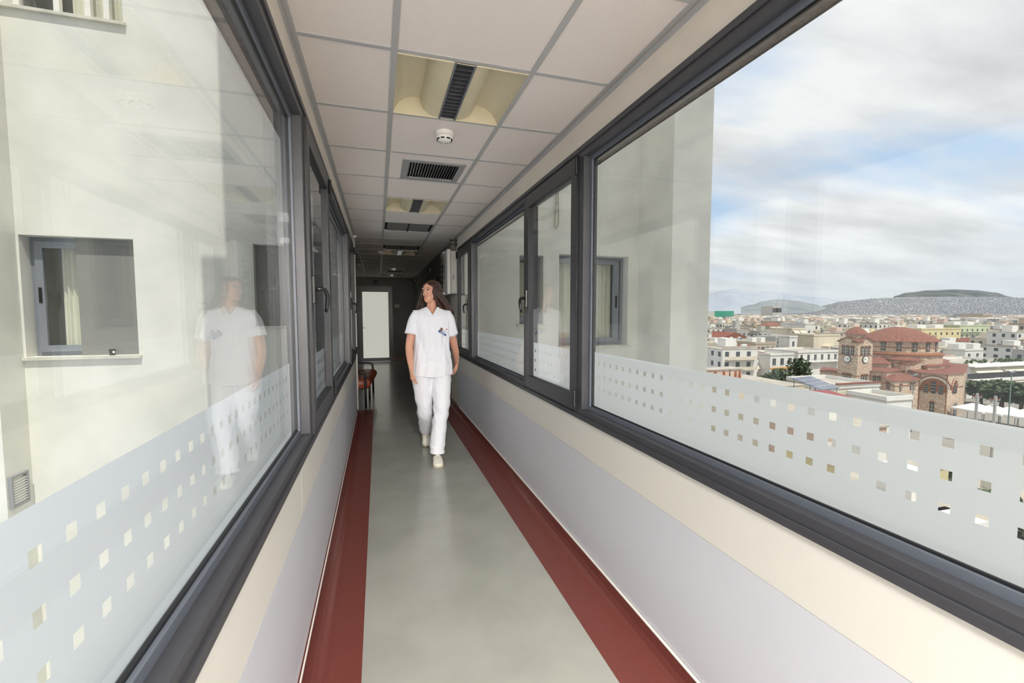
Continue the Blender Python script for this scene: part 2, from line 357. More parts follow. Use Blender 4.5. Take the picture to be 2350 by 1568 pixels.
def window(name, s, y0, y1, kind, lab, hinge_far=True, phase=2.187, first=False):
    xf = (XR if s > 0 else XL) - s*.012       # inner face of the frame
    xg = 1.150 if s > 0 else -.360            # inner pane face
    o = empty(name, (xg, (y0+y1)/2, (ZS+ZT)/2), lab, 'window', kind='structure'); c = o.location
    xb = xg + s*.03; b = MB()
    # fixed frame: stepped sill and head, jambs
    b.box(xf, y0, ZS, xb, y1, ZS+.026).box(xf+s*.008, y0, ZS+.026, xb, y1, ZS+.058)
    b.box(xf, y0, ZT-.026, xb, y1, ZT).box(xf+s*.008, y0, ZT-.06, xb, y1, ZT-.026)
    jw = .045
    b.box(xf+s*.008, y0, ZS+.058, xb, y0+jw, ZT-.06).box(xf+s*.008, y1-jw, ZS+.058, xb, y1, ZT-.06)
    rel(b, c).build('frame', M['frame'], o, bevel=.0015)
    gz0, gz1 = ZS+.058, ZT-.06; gy0, gy1 = y0+jw, y1-jw
    if kind == 'sash':
        q = MB(); ringbox(q, xf-s*.004, xf+s*.05, gy0-.022, gy1+.022, gz0-.018, gz1+.018, .075, .09)
        rel(q, c).build('sash', M['frame'], o, bevel=.002)
        q = MB(); ringbox(q, xf-s*.0045, xf+s*.006, gy0-.026, gy1+.026, gz0-.022, gz1+.022, .003)
        rel(q, c).build('seal_gap', M['gask'], o)
        gz0 += .072; gz1 -= .072; gy0 += .053; gy1 -= .053
        q = MB(); ringbox(q, xf-s*.001, xf+s*.016, gy0-.004, gy1+.004, gz0-.004, gz1+.004, .006); rel(q, c).build('gasket', M['gask'], o)
        hy, gy = (y1-.012, y0+.06) if hinge_far else (y0+.012, y1-.06)
        for z in (ZT-.10, ZS+.115):
            q = MB().tube([(xf-s*.012,hy,z-.047),(xf-s*.012,hy,z+.047)], .010, 12); rel(q, c).build('hinge', M['black'], o)
        xg = xf+s*.016
        x = xf-s*.004; z = 1.563; aw = 1 if hinge_far else -1
        q = MB().prism([(x,gy-.018),(x-s*.015,gy-.014),(x-s*.02,gy),(x-s*.015,gy+.014),(x,gy+.018)], z-.066, z+.066)
        h = rel(q, c).build('handle_plate', M['black'], o, bevel=.004)
        pts = [(x-s*.012,gy,z),(x-s*.034,gy+aw*.004,z+.006),(x-s*.052,gy+aw*.012,z),(x-s*.062,gy+aw*.022,z-.022),(x-s*.062,gy+aw*.028,z-.05),(x-s*.057,gy+aw*.03,z-.08),(x-s*.052,gy+aw*.031,z-.105)]
        rel(MB().tube(pts, [.013,.014,.0135,.013,.012,.011,.009], 12, flat=.8), c).build('lever', M['black'], h, smooth=True)
    else:
        q = MB(); ringbox(q, xg-s*.016, xg, gy0, gy1, gz0, gz1, .022, .022); rel(q, c).build('glazing_bead', M['bead'], o)
        q = MB(); ringbox(q, xg-s*.006, xg+s*.001, gy0, gy1, gz0, gz1, .029, .029); rel(q, c).build('gasket', M['gask'], o)
        gz0 += .027; gz1 -= .027; gy0 += .027; gy1 -= .027
    q = MB().box(xg, gy0, gz0, xg+s*.022, gy1, gz1); rel(q, c).build('glass_pane', M['glass'], o)
    fm = film_mesh(xg+s*.0235, gy0-.025, gy1+.025, gz0-.03, 1.231, phase)
    f_ = rel(fm, c).build('frosted_film', M['film'], o); f_['label'] = 'frosted film band with three rows of clear squares'
    return o
window('window_1', 1, -3.4, 2.285, 'fixed', 'big fixed pane at the right facing the city and the church', phase=2.187)
window('window_2', 1, 2.285, 3.235, 'sash', 'opening casement on the right beside the big pane, person mirrored in it', hinge_far=False, phase=2.47)
window('window_3', 1, 3.235, 5.36, 'fixed', 'wide fixed pane on the right between two casements', phase=3.5)
window('window_4', 1, 5.36, SILLR, 'sash', 'farthest casement on the right beside the white cabinet', phase=5.5)
window('window_5', -1, -3.4, 2.195, 'fixed', 'big fixed pane at the left with the person mirrored in it', phase=1.130)
window('window_6', -1, 2.195, 3.15, 'sash', 'casement on the left with the large black handle', phase=2.36)
window('window_7', -1, 3.15, 5.19, 'fixed', 'fixed pane on the left behind the first casement', phase=3.5)
window('window_8', -1, 5.19, 6.2, 'sash', 'farthest casement on the left near the white pipe', phase=5.4)

# ------------------------------------------------------------------ ceiling fittings
def lamp(r, lab, on):
    y = TY0+TP*r; x0, x1 = TX[1]+.013, TX[2]-.013; W = x1-x0; c = (x0, y+.012, ZC); Ly = TP-.024
    o = empty('ceiling_light', c, lab, 'ceiling light', 'recessed louvre lights in the ceiling')
    half = [(0,.0),(.012,.03),(.035,.06),(.07,.083),(.105,.092),(.145,.094)]; body = [(.145,.094),(.15,.055),(.165,.028),(.19,.010),(.22,.001),(.243,-.003)]
    for sgn in (0, 1):
        for nm, pr in (('reflector_trough', half), ('curved_cowl', body)):
            P = [(x if not sgn else W-x, z) for x, z in pr]
            q = MB(); R = [[(x,yy,z) for x,z in P] for yy in (0, Ly)]
            q.rings(R, cap=False, close=False).build(nm, M['lampb'], o, smooth=True)
    for yy in (.002, Ly-.004):
        q = MB(); P = half+body+[(W-x,z) for x,z in reversed(body)]+[(W-x,z) for x,z in reversed(half)]
        q.add([(x,yy,z) for x,z in P]+[(W-.0,yy,-.006),(0,yy,-.006)], [tuple(range(len(P)+2))])
        q.build('end_plate', M['lampb'], o)
    q = MB().box(.243,0,-.006,.252,Ly,.03).box(W-.252,0,-.006,W-.243,Ly,.03).build('louvre_rail', M['alu'], o)
    q = MB(); k = 15
    for i in range(k): q.box(.252, (i+.5)*Ly/k-.0015, -.002, W-.252, (i+.5)*Ly/k+.0015, .026)
    q.build('louvre_blades', M['louv'], o)
    MB().box(.252,0,.03,W-.252,Ly,.034).build('lamp_tube_tray', M['tube_on'] if on else M['tube_off'], o)
    MB().box(-.0,0,.098,W,Ly,.10).build('housing', M['dark'], o)
    return o
M['tube_on'] = emis('lit_tube', (255,250,235), 7); M['tube_off'] = mat('unlit_tube', (130,132,136), .3)
lamp(1, 'nearest recessed ceiling light, unlit dark louvre between beige curved reflectors', False)
lamp(5, 'second recessed ceiling light, just beyond the ceiling air vent', False)
lamp(11, 'recessed ceiling light directly beyond the second grey ceiling grille', True)
lamp(16, 'small lit ceiling light deep in the dim corridor', True)
lamp(19, 'farthest lit ceiling light, close to the frosted door', True)
def vent(r, lab):
    y = TY0+TP*r; o = empty('ceiling_vent', (.20, y+.13, ZC), lab, 'vent')
    q = MB(); w, h = .435, .435; t = .035
    q.box(-.01,-.01,-.004,w+.01,t,.004).box(-.01,h-t,-.004,w+.01,h+.01,.004).box(-.01,t,-.004,t,h-t,.004).box(w-t,t,-.004,w+.01,h-t,.004)
    q.build('vent_frame', M['grey'], o, bevel=.001)
    for i in range(18):
        x = t+.008+(w-2*t-.016)*i/17
        q = MB().add([(x-.006,t,.002),(x-.004,t,.002),(x+.009,t,.028),(x+.007,t,.028),(x-.006,h-t,.002),(x-.004,h-t,.002),(x+.009,h-t,.028),(x+.007,h-t,.028)],
                     [(0,1,2,3),(7,6,5,4),(0,4,5,1),(1,5,6,2),(2,6,7,3),(3,7,4,0)]).build('blade', M['tee'], o)
    MB().box(0,0,.06,w,h,.065).box(0,0,.018,w,.004,.06).box(0,h-.004,.018,w,h,.06).build('duct', M['dark'], o)
vent(3, 'slatted grey air vent in the ceiling tile between the two nearest lights')
vent(17, 'small dark air vent deep in the dim corridor ceiling')
def grille(r, lab):
    y = TY0+TP*r; x0, x1 = TX[1]+.013, TX[2]-.013; o = empty('ceiling_grille', (x0, y+.012, ZC), lab, 'ceiling grille'); W = x1-x0; Ly = TP-.024
    MB().box(.03,.0,.012,W/2-.006,Ly,.016).box(W/2+.006,0,.012,W-.03,Ly,.016).build('perforated_panel', M['perf'], o)
    MB().box(W/2-.006,0,.004,W/2+.006,Ly,.02).box(0,0,.03,W,Ly,.034).build('divider', M['dark'], o)
grille(7, 'grey double-panel grille in the ceiling beyond the second light')
grille(10, 'grey double-panel grille in the ceiling just before the far light')
def smoke(x, y, lab):
    o = empty('smoke_detector', (x, y, ZC), lab, 'smoke detector')
    MB().lathe((0,0,0), [(.055,.002),(.055,-.016),(.05,-.02)]).build('base', M['white'], o, smooth=False)
    MB().lathe((0,0,0), [(.049,-.02),(.049,-.036),(.040,-.048),(.022,-.054),(.001,-.055)]).build('sensor_head', M['white'], o, smooth=True)
    q = MB(); 
    for k in range(8):
        a = k*math.pi/4+.39; q.M = Matrix.Rotation(a, 4, 'Z'); q.box(.036,-.011,-.047,.047,.011,-.041)
    q.build('sensor_slots', M['dark'], o)
smoke(.405, 2.73, 'white smoke detector on the ceiling just beyond the nearest light')
smoke(.058, 8.117, 'small white smoke detector in the left tile column, far down the corridor')
smoke(-.40, 10.3, 'faint smoke detector at the far left edge of the dim ceiling')

# ------------------------------------------------------------------ things near the end of the bridge
o = empty('wall_pipe', (-.300, 6.5, 0), 'thin white vertical pipe at the left corner where the bridge ends', 'pipe')
MB().tube([(0,0,.003),(0,0,2.5)], .011, 12).build('pipe', M['white'], o, smooth=True)
MB().box(-.02,-.02,2.5,.03,.02,2.53).build('ceiling_clip', M['white'], o); MB().box(-.012,-.014,.93,.014,.014,.945).build('pipe_clip', M['white'], o); MB().box(-.012,-.014,1.5,.014,.014,1.515).build('pipe_clip', M['white'], o)
o = empty('electrical_cabinet', (1.04, 6.5, 1.74), 'tall white wall cabinet hanging at the end of the right windows', 'cabinet')
MB().box(-.03,-.17,0,.058,.25,.61).build('body', M['cabin'], o, bevel=.003)
MB().box(-.085,-.19,-.01,-.035,.25,.635).build('door', M['white'], o, bevel=.012)
q = MB().box(-.118,.0,-.01,-.09,.25,.62).build('clear_cover', M['glass'], o)
for k in range(5): MB().box(-.120,.02,.08+.075*k,-.116,.2,.08+.075*k+.05).build('dark_label', M['dark'], o)
MB().box(-.005,-.1715,.20,.02,-.169,.26).build('latch_plate', M['grey'], o); MB().ell((.008,-.172,.285),.004,.003,.005).build('lock', M['dark'], o)
o = empty('cable_clamp', (1.04, 6.3, 2.40), 'black cable clamps with wires above the white wall cabinet', 'cable clamp')
MB().box(.03,-.012,.0,.046,.012,.13).box(-.035,-.01,.03,.058,.01,.045).box(-.035,-.01,.085,.058,.01,.10).build('bracket', M['black'], o)
MB().box(-.042,-.012,.012,-.034,.012,.06).box(-.042,-.012,.07,-.034,.012,.115).build('bolt', M['black'], o)
for dx in (-.012, .012): MB().tube([(dx,.0,.1),(dx+.004,.01,.04),(dx,.02,-.02),(dx+.006,.06,-.044)], .0022, 6).build('wire', M['cable'], o)
# frosted far door
o = empty('door_1', (-.09, YB, 0), 'frosted glass door in a black frame at the far end of the corridor', 'door', kind='structure')
q = MB().box(-.51,-.05,0,-.42,.06,2.28).box(.42,-.05,0,.51,.06,2.28).box(-.42,-.05,2.19,.42,.06,2.28); q.build('door_frame', M['black'], o)
q = MB().box(-.42,-.03,.01,-.41,.02,2.19).box(-.415,-.04,.01,-.36,.02,2.19).box(.39,-.04,.01,.42,.02,2.19).box(-.36,-.04,.01,.39,.02,.11).box(-.36,-.04,2.11,.39,.02,2.19)
q.build('door_leaf', M['black'], o)
M['lit'] = emis('backlit_frosted_glass', (226,224,212), .46, (180,180,175))
MB().box(-.36,-.012,.11,.39,.0,2.11).build('frosted_pane', M['lit'], o)
q = MB().box(-.405,-.075,1.02,-.395,-.04,1.04).box(-.405,-.08,1.022,-.30,-.068,1.038); q.build('door_handle', M['black'], o)
o = empty('door_plate', (.55, YB-.004, 1.69), 'small grey room number plate beside the frosted door', 'sign')
MB().box(-.07,-.004,-.045,.07,.002,.045).build('plate', mat('plate_grey',(228,228,220),.5), o)
cu = bpy.data.curves.new('number', 'FONT'); cu.body = '606'; cu.size = .085; cu.align_x = 'CENTER'; cu.align_y = 'CENTER'; cu.extrude = .001
tq = bpy.data.objects.new('t', cu); COL.objects.link(tq); bpy.context.view_layer.update(); nm_ = bpy.data.meshes.new_from_object(tq); bpy.data.objects.remove(tq); tx = bpy.data.objects.new('number', nm_); COL.objects.link(tx); nm_.materials.clear(); nm_.materials.append(M['black']); tx.parent = o; tx.location = (-.005,-.006,0); tx.rotation_euler = (math.pi/2,0,0)
def speaker(x, y, z, lab, ax):
    o = empty('wall_speaker', (x, y, z), lab, 'speaker')
    MB().box(-.05 if ax == 'y' else -.06,-.07 if ax == 'y' else -.06,-.05,.05 if ax == 'y' else 0,0 if ax == 'y' else .06,.05).build('speaker_box', M['black'], o, bevel=.008)
    MB().box(-.035 if ax == 'y' else -.064,-.074 if ax == 'y' else -.045,-.035,.035 if ax == 'y' else -.058,-.068 if ax == 'y' else .045,.035).build('speaker_grille', M['dark'], o)
speaker(-.07, YB, 2.41, 'small black box on the wall above the frosted door', 'y')
speaker(XR-.018, 9.4, 2.36, 'small black box high on the dim right wall', 'x')
speaker(XR-.018, 13.2, 2.42, 'tiny black box at the far right corner of the dim corridor', 'x')
for i, (y0, y1, lab) in enumerate([(7.45,8.35,'dark closed door on the dim right wall behind the person, nearest'),(8.75,9.65,'dark closed door on the dim right wall, second beyond the cabinet'),(12.4,13.3,'dark closed door on the dim right wall near the far end')]):
    o = empty('door_%d' % (i+2), (XR-.006, y0, 0), lab, 'door', kind='structure'); w = y1-y0
    MB().box(-.03,0,.01,0,.07,2.22).box(-.03,w-.07,.01,0,w,2.22).box(-.03,.07,2.14,0,w-.07,2.22).build('door_frame', M['black'], o)
    MB().box(-.018,.07,.01,-.0,w-.07,2.14).build('door_leaf', mat('dark_door_%d'%i,(48,46,44),.5), o)
    MB().box(-.06,.12,1.02,-.05,.22,1.035).box(-.05,.12,1.02,-.018,.135,1.035).build('door_handle', M['alu'], o)

o = empty('waiting_bench', (-.212, 7.04, 0), 'brown two-seat waiting bench with black tube arms beyond the left corner', 'bench', rz=math.radians(-4.1)); W = 1.33
for yy in (0, W):
    q = MB(); p = [(-.50,yy,.0),(-.50,yy,.50),(-.485,yy,.545),(-.45,yy,.56),(-.08,yy,.56),(-.03,yy,.55),(-.003,yy,.52),(.004,yy,.47),(.004,yy,.25),(.004,yy,.0)]
    q.tube(p, .018, 10).build('arm_frame', M['black'], o, smooth=True)
MB().tube([(.0,W*.5,0),(.0,W*.5,.31)], .018, 10).build('leg', M['black'], o, smooth=True)
MB().box(-.48,.02,.275,-.03,W-.02,.305).build('seat_rail', M['black'], o)
for y0, y1 in ((.03, W/2-.004), (W/2+.004, W-.03)):
    q = MB(); R = []
    for yy in (y0, y0+.02, y0+.08, y1-.08, y1-.02, y1):
        k = .018 if yy in (y0, y1) else 0
        R.append([(x_, yy, z_) for x_, z_ in [(-.48,.30+k),(-.0,.28+k),(.055-k,.31),(.080-k,.36),(.072-k,.41),(.03,.445-k),(-.1,.45-k),(-.48,.43-k)]])
    q.rings(R).build('seat', M['leather'], o, smooth=True)
    q = MB(); R = []
    for yy in (y0, y0+.03, y1-.03, y1):
        k = .012 if yy in (y0, y1) else 0
        R.append([(x_, yy, z_) for x_, z_ in [(-.51,.42),(-.44-k,.42),(-.42-k,.55),(-.46-k,.80-k),(-.50,.82-k),(-.54,.80-k),(-.54,.55)]])
    q.rings(R).build('backrest', M['leather'], o, smooth=True)

# ------------------------------------------------------------------ unseen fill lamps added behind the viewer to brighten the corridor
def added_fill_lamp(y, e, lab):
    o = empty('ceiling_light', (.39, y, ZC-.002), lab, 'ceiling light', 'added fill lights behind the viewer')  # fill source added in the form of a ceiling fitting
    MB().box(-.29,-.29,-.02,.29,.29,.0).build('fill_lamp_frame', M['white'], o)
    MB().box(-.25,-.25,-.024,.25,.25,-.02).build('diffuser', M['tube_on'], o)
    l = bpy.data.lights.new('fill_light', 'AREA'); l.shape = 'SQUARE'; l.size = .5; l.energy = e; l.color = (1, .985, .965)
    lo = bpy.data.objects.new('fill_light', l); COL.objects.link(lo); lo.parent = o; lo.location = (0, 0, -.03)
added_fill_lamp(-1.2, 46, 'added square fill lamp on the ceiling just behind the viewer')
added_fill_lamp(-2.9, 530, 'added square fill lamp on the ceiling farther behind the viewer')

# ------------------------------------------------------------------ the hospital building outside
FY = 6.4
hb = empty('hospital_building', (4.1, FY, -20.5), 'tall cream rendered building the corridor leads into, seen through both window rows', 'building')
HB = hb.location
def wall_open(b, x0, x1, z0, z1, y, t, ops):      # wall in plane y with openings (ox0, ox1, oz0, oz1)
    ops = sorted(ops); xs = x0
    cols = sorted(set([x0, x1]+[v for o_ in ops for v in o_[:2]]))
    for i in range(len(cols)-1):
        a, c = cols[i], cols[i+1]; hs = sorted([(o_[2], o_[3]) for o_ in ops if o_[0] <= a+1e-6 and o_[1] >= c-1e-6]); z = z0
        for h0, h1 in hs: b.box(a, y, z, c, y+t, h0); z = h1
        b.box(a, y, z, c, y+t, z1)
WINS = [(-3.86,-2.79,.955,2.345,'L'), (-1.52,-.85,1.29,2.344,'D'), (2.07,2.456,1.29,2.344,'S'), (2.718,3.95,.93,2.38,'C'), (-3.86,-2.77,4.82,6.3,'T')]
b = MB(); wall_open(b, OXR, 4.137, -20.5, 16, FY, .3, [w[:4] for w in WINS if w[0] > 0])
wall_open(b, -3.884, OXL, -20.5, 16, FY, .3, [w[:4] for w in WINS if w[0] < 0])
b.box(OXL, FY, 3.15, OXR, FY+.3, 16).box(OXL, FY, -20.5, OXR, FY+.3, -.41)
b.box(4.137, 5.534, -20.5, 4.813, FY+16, 16).box(-8.5, 6.02, -20.5, -3.884, FY+16, 16)
rel(b, HB).build('outer_wall', M['hosp'], hb)
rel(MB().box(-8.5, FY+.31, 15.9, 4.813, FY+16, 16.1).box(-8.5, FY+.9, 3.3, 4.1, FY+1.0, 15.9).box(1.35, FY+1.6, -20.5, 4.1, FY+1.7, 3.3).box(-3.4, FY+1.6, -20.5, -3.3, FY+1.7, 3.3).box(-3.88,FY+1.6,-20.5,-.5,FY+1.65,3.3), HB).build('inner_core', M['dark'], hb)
for (x0, x1, z0, z1, k) in WINS:
    fy = FY+.17; q = MB(); t = .05
    q.box(x0,fy,z0,x1,fy+.07,z0+t).box(x0,fy,z1-t,x1,fy+.07,z1).box(x0,fy,z0+t,x0+t,fy+.07,z1-t).box(x1-t,fy,z0+t,x1,fy+.07,z1-t)
    fm = M['white'] if k == 'T' else M['hframe']
    w = rel(q, HB).build('window', fm, hb)
    sx = x0-.04 if k != 'L' else x0-.02
    rel(MB().box(sx, FY-.045, z0-.035, x1+.03, FY+.17, z0-.002), HB).build('sill', M['marble'], w)
    if k == 'L':      # sliding sash on the left, fixed dark pane on the right
        q = MB(); a, c = x0+.05, x0+.62; s_ = .075
        q.box(a,fy-.035,z0+t,c,fy-.002,z0+t+s_).box(a,fy-.035,z1-t-s_,c,fy-.002,z1-t).box(a,fy-.035,z0+t+s_,a+s_,fy-.002,z1-t-s_).box(c-s_,fy-.035,z0+t+s_,c,fy-.002,z1-t-s_)
        q.box(c+.035,fy+.0,z0+t,c+.085,fy+.03,z1-t)
        rel(q, HB).build('sliding_sash', M['hframe'], w)
        rel(MB().box(a+.022,fy-.042,1.58,a+.052,fy-.035,1.76), HB).build('pull_handle', M['black'], w); rel(MB().box(c+.05,fy-.01,1.58,c+.075,fy,1.76), HB).build('pull_handle', M['black'], w)
        rel(MB().box(a+s_,fy-.02,z0+t+s_,c-s_,fy-.014,z1-t-s_), HB).build('pane', M['glass'], w)
        rel(MB().box(c+.085,fy+.03,z0+t,x1-t,fy+.036,z1-t), HB).build('pane', M['dglass'], w)
        cx0, cx1 = a+s_+.06, c+.04
    elif k == 'D':
        q = MB().box(x0+.11,fy-.02,z0+.06,x1-.06,fy+.0,z0+.12).box(x0+.11,fy-.02,z1-.12,x1-.06,fy,z1-.06).box(x0+.08,fy-.02,z0+.06,x0+.14,fy,z1-.06).box(x1-.12,fy-.02,z0+.06,x1-.06,fy,z1-.06)
        rel(q, HB).build('sash', M['hframe'], w)
        rel(MB().box(x0+t,fy+.02,z0+t,x1-t,fy+.026,z1-t), HB).build('pane', M['dglass'], w); continue
    elif k == 'T':
        q = MB()
        for mx in (x0+.37, x0+.66, x0+.84): q.box(mx,fy-.02,z0+t,mx+.055,fy+.04,z1-t)
        rel(q, HB).build('mullion', M['white'], w)
        rel(MB().box(x0+t,fy+.04,z0+t,x1-t,fy+.046,z1-t), HB).build('pane', M['glass'], w); cx0, cx1 = x0+.45, x1-.05
    else:
        q = MB(); mid = (x0+x1)/2
        if k == 'C': q.box(mid-.16,fy-.02,z0+t,mid-.06,fy+.03,z1-t).box(x1-.19,fy-.03,z0+t,x1-.09,fy+.02,z1-t).box(x0+.05,fy-.03,z1-.12,x1-.19,fy+.02,z1-.05).box(x0+.05,fy-.03,z0+.05,x1-.19,fy+.02,z0+.12)
        else: q.box(x0+.03,fy-.02,z0+.03,x1-.03,fy+.02,z0+.10)
        rel(q, HB).build('sash', M['hframe'], w)
        if k == 'C': rel(MB().box(x1-.155,fy-.04,1.55,x1-.125,fy-.03,1.75), HB).build('pull_handle', M['black'], w)
        rel(MB().box(x0+t,fy+.03,z0+t,x1-t,fy+.036,z1-t), HB).build('pane', M['glass'], w); cx0, cx1 = x0+.04, x1-.12
    q = MB(); n = 60; rr = []          # pleated curtain
    for zz in (z0+.06, z1-.08):
        rr.append([(cx0+(cx1-cx0)*i/n, fy+.16+.035*math.sin(i*1.05+zz*.4)+.015*math.sin(i*.43), zz) for i in range(n+1)])
    q.rings(rr, cap=False, close=False); rel(q, HB).build('curtain', M['curt'], w, smooth=True)
# vent box on the left return and cable on the right facade
o = empty('wall_vent', (-3.884, 6.17, -.50), 'grey louvred vent box on the stained wall at the lower left', 'vent')
q = MB().box(0,-.125,-.18,.035,-.10,.18).box(0,.10,-.18,.035,.125,.18).box(0,-.1,.155,.035,.1,.18).box(0,-.1,-.18,.035,.1,-.155); q.build('vent_frame', M['grey'], o, bevel=.003)
for k in range(10): MB().add([(.006,-.1,-.15+.03*k),(.006,.1,-.15+.03*k),(.03,.1,-.165+.03*k),(.03,-.1,-.165+.03*k),(.009,-.1,-.147+.03*k),(.009,.1,-.147+.03*k),(.033,.1,-.162+.03*k),(.033,-.1,-.162+.03*k)],[(0,1,2,3),(7,6,5,4),(0,4,5,1),(1,5,6,2),(2,6,7,3),(3,7,4,0)]).build('slat', M['white'], o)
o = empty('hanging_cable', (2.66, FY-.03, 2.80), 'looped beige cable hanging on the cream wall seen through the right casement', 'cable')
MB().tube([(.02,0,1.6),(.018,0,.7),(.022,-.01,.35),(.03,-.012,.10),(.018,-.012,.0),(-.008,-.012,-.045),(-.03,-.012,-.01),(-.034,-.01,.08),(-.018,-.01,.3),(.0,0,.6),(.0,0,1.6)], .009, 8).build('cable_loop', M['cable'], o, smooth=True)
for z in (.35, .68, 1.1): MB().box(-.02,.0,z,.04,.03,z+.012).build('cable_clip', M['cable'], o)
o = empty('plastic_cup', (-3.07, FY+.03, .953), 'small dark plastic cup with white tag on the left outer windowsill', 'cup')
MB().lathe((0,0,0), [(.026,.001),(.030,.05),(.034,.072),(.036,.075),(.030,.072),(.024,.01)], 20).build('cup', M['black'], o, smooth=True)
MB().box(.018,-.034,.03,.04,-.031,.055).build('tag', M['white'], o)
# unseen block behind the viewer, its outline shaped to shade the far facade
rb = empty('rear_shade_block', (0, -4, -20.5), 'unseen hospital wing behind the viewer, shaped to shade the left facade', 'building')
K = SUN.x/SUN.y; D = FY+3.81
xe1 = -1.823 - K*D; xe2 = -2.097 - K*D; zh = 2.17 - SUN.z/SUN.y*D
q = MB().prism([(xe1,-3.81),(xe1-K*8+.3,-11.8),(8,-11.8),(8,-3.81)], -20.5, 28).prism([(xe2,-3.81),(xe2-K*8+.3,-11.8),(xe1-K*8+.3,-11.8),(xe1,-3.81)], -20.5, zh)
rel(q, rb.location).build('outer_wall', M['hosp'], rb)

# ------------------------------------------------------------------ the person walking towards the viewer
PC = Vector((.505, 4.42, 0))
pr = empty('person', PC, 'woman with long brown hair in white short-sleeved uniform and clogs, walking and looking aside', 'person')
def lp(x, y, z): return Vector((x-PC.x, y-PC.y, z))
def eloft(b, R, n=20, power=2.0):       # rings given as (centre, u-vector, v-vector)
    out = []
    for c, u, v in R:
        ring = []
        for j in range(n):
            a = 2*math.pi*j/n; ca, sa = math.cos(a), math.sin(a)
            e = 2/power; ring.append(Vector(c)+Vector(u)*math.copysign(abs(ca)**e, ca)+Vector(v)*math.copysign(abs(sa)**e, sa))
        out.append(ring)
    return b.rings(out)
def limb(b, pts, n=16, dense=0):        # pts (x,y,z,r) in world
    if dense:
        Q = []; k = len(pts)-1
        for i in range(dense+1):
            t = i/dense*k; j = min(int(t), k-1); f = t-j; g = [pts[max(0,min(k,j+o))] for o in (-1,0,1,2)]
            Q.append(tuple(.5*(2*g[1][c]+(g[2][c]-g[0][c])*f+(2*g[0][c]-5*g[1][c]+4*g[2][c]-g[3][c])*f*f+(3*g[1][c]-g[0][c]-3*g[2][c]+g[3][c])*f**3) for c in range(4)))
        pts = Q
    P = [lp(*p[:3]) for p in pts]; r = [p[3] for p in pts]
    return b.tube(P, r, n)
hy = math.radians(46); hf = Vector((-math.sin(hy), -math.cos(hy), 0)); hr = Vector((math.cos(hy), -math.sin(hy), 0))   # face forward, and her left
tilt = .0
HC = lp(.515, 4.44, 1.568)              # base of the head on the ear axis, at chin height
def hp(r, f, z): return HC+hr*r+hf*f+Vector((0,0,z))
HR = [(-.012,.040,.020,.022),(.0,.047,.034,.034),(.012,.042,.046,.043),(.03,.034,.056,.051),(.05,.024,.066,.057),(.07,.014,.077,.062),(.09,.008,.085,.066),
      (.11,.004,.089,.069),(.13,.0,.093,.071),(.15,-.004,.093,.071),(.17,-.008,.088,.067),(.188,-.011,.076,.058),(.202,-.013,.056,.043),(.211,-.014,.028,.022)]
def head_radius(z):
    for i in range(len(HR)-1):
        if HR[i][0] <= z <= HR[i+1][0]:
            t = (z-HR[i][0])/(HR[i+1][0]-HR[i][0]); return [HR[i][k]*(1-t)+HR[i+1][k]*t for k in (1,2,3)]
    return HR[-1][1:] if z > 0 else HR[0][1:]
b = MB()
eloft(b, [(hp(0,c,z), hr*w, hf*d) for z,c,d,w in HR], 28, 2.15)
# nose, brow ridge, cheeks, chin, ears
eloft(b, [(hp(0,.088,.122),hr*.007,hf*.008),(hp(0,.094,.108),hr*.008,hf*.010),(hp(0,.100,.094),hr*.010,hf*.012),(hp(0,.106,.082),hr*.014,hf*.013),(hp(0,.101,.072),hr*.015,hf*.011),(hp(0,.092,.067),hr*.008,hf*.006)], 12)
b.ell(hp(0,.080,.008), .018, .018, .014)
b.ell(hp(0,.089,.048), .021, .021, .014)
for s in (-1, 1):
    b.ell(hp(s*.030,.066,.075), .024, .024, .022); b.ell(hp(s*.028,.078,.128), .026, .02, .010)
    eloft(b, [(hp(s*.067,-.012,.075),hf*.010,Vector((0,0,.010))+hr*0),(hp(s*.072,-.014,.085),hf*.013,hr*.008)], 8) if False else None
    b.ell(hp(s*.070,-.010,.092), .014, .014, .030)
# neck, chest, hips under the clothes
nb = lp(.512, 4.45, 1.46)
eloft(b, [(lp(.512,4.455,1.40),Vector((.075,0,0)),Vector((0,.06,0))),(lp(.512,4.455,1.45),Vector((.062,0,0)),Vector((0,.056,0))),(lp(.512,4.452,1.49),Vector((.053,0,0)),Vector((0,.052,0))),(lp(.514,4.447,1.54),Vector((.048,0,0)),Vector((0,.049,0))),(lp(.516,4.445,1.60),Vector((.047,0,0)),Vector((0,.05,0)))], 20)
eloft(b, [(lp(.512,4.45,z),Vector((w,0,0)),Vector((0,d,0))) for z,w,d in [(.88,.15,.10),(1.0,.15,.10),(1.1,.13,.09),(1.22,.14,.095),(1.33,.15,.10),(1.40,.155,.09),(1.44,.14,.07),(1.46,.09,.06)]], 24)
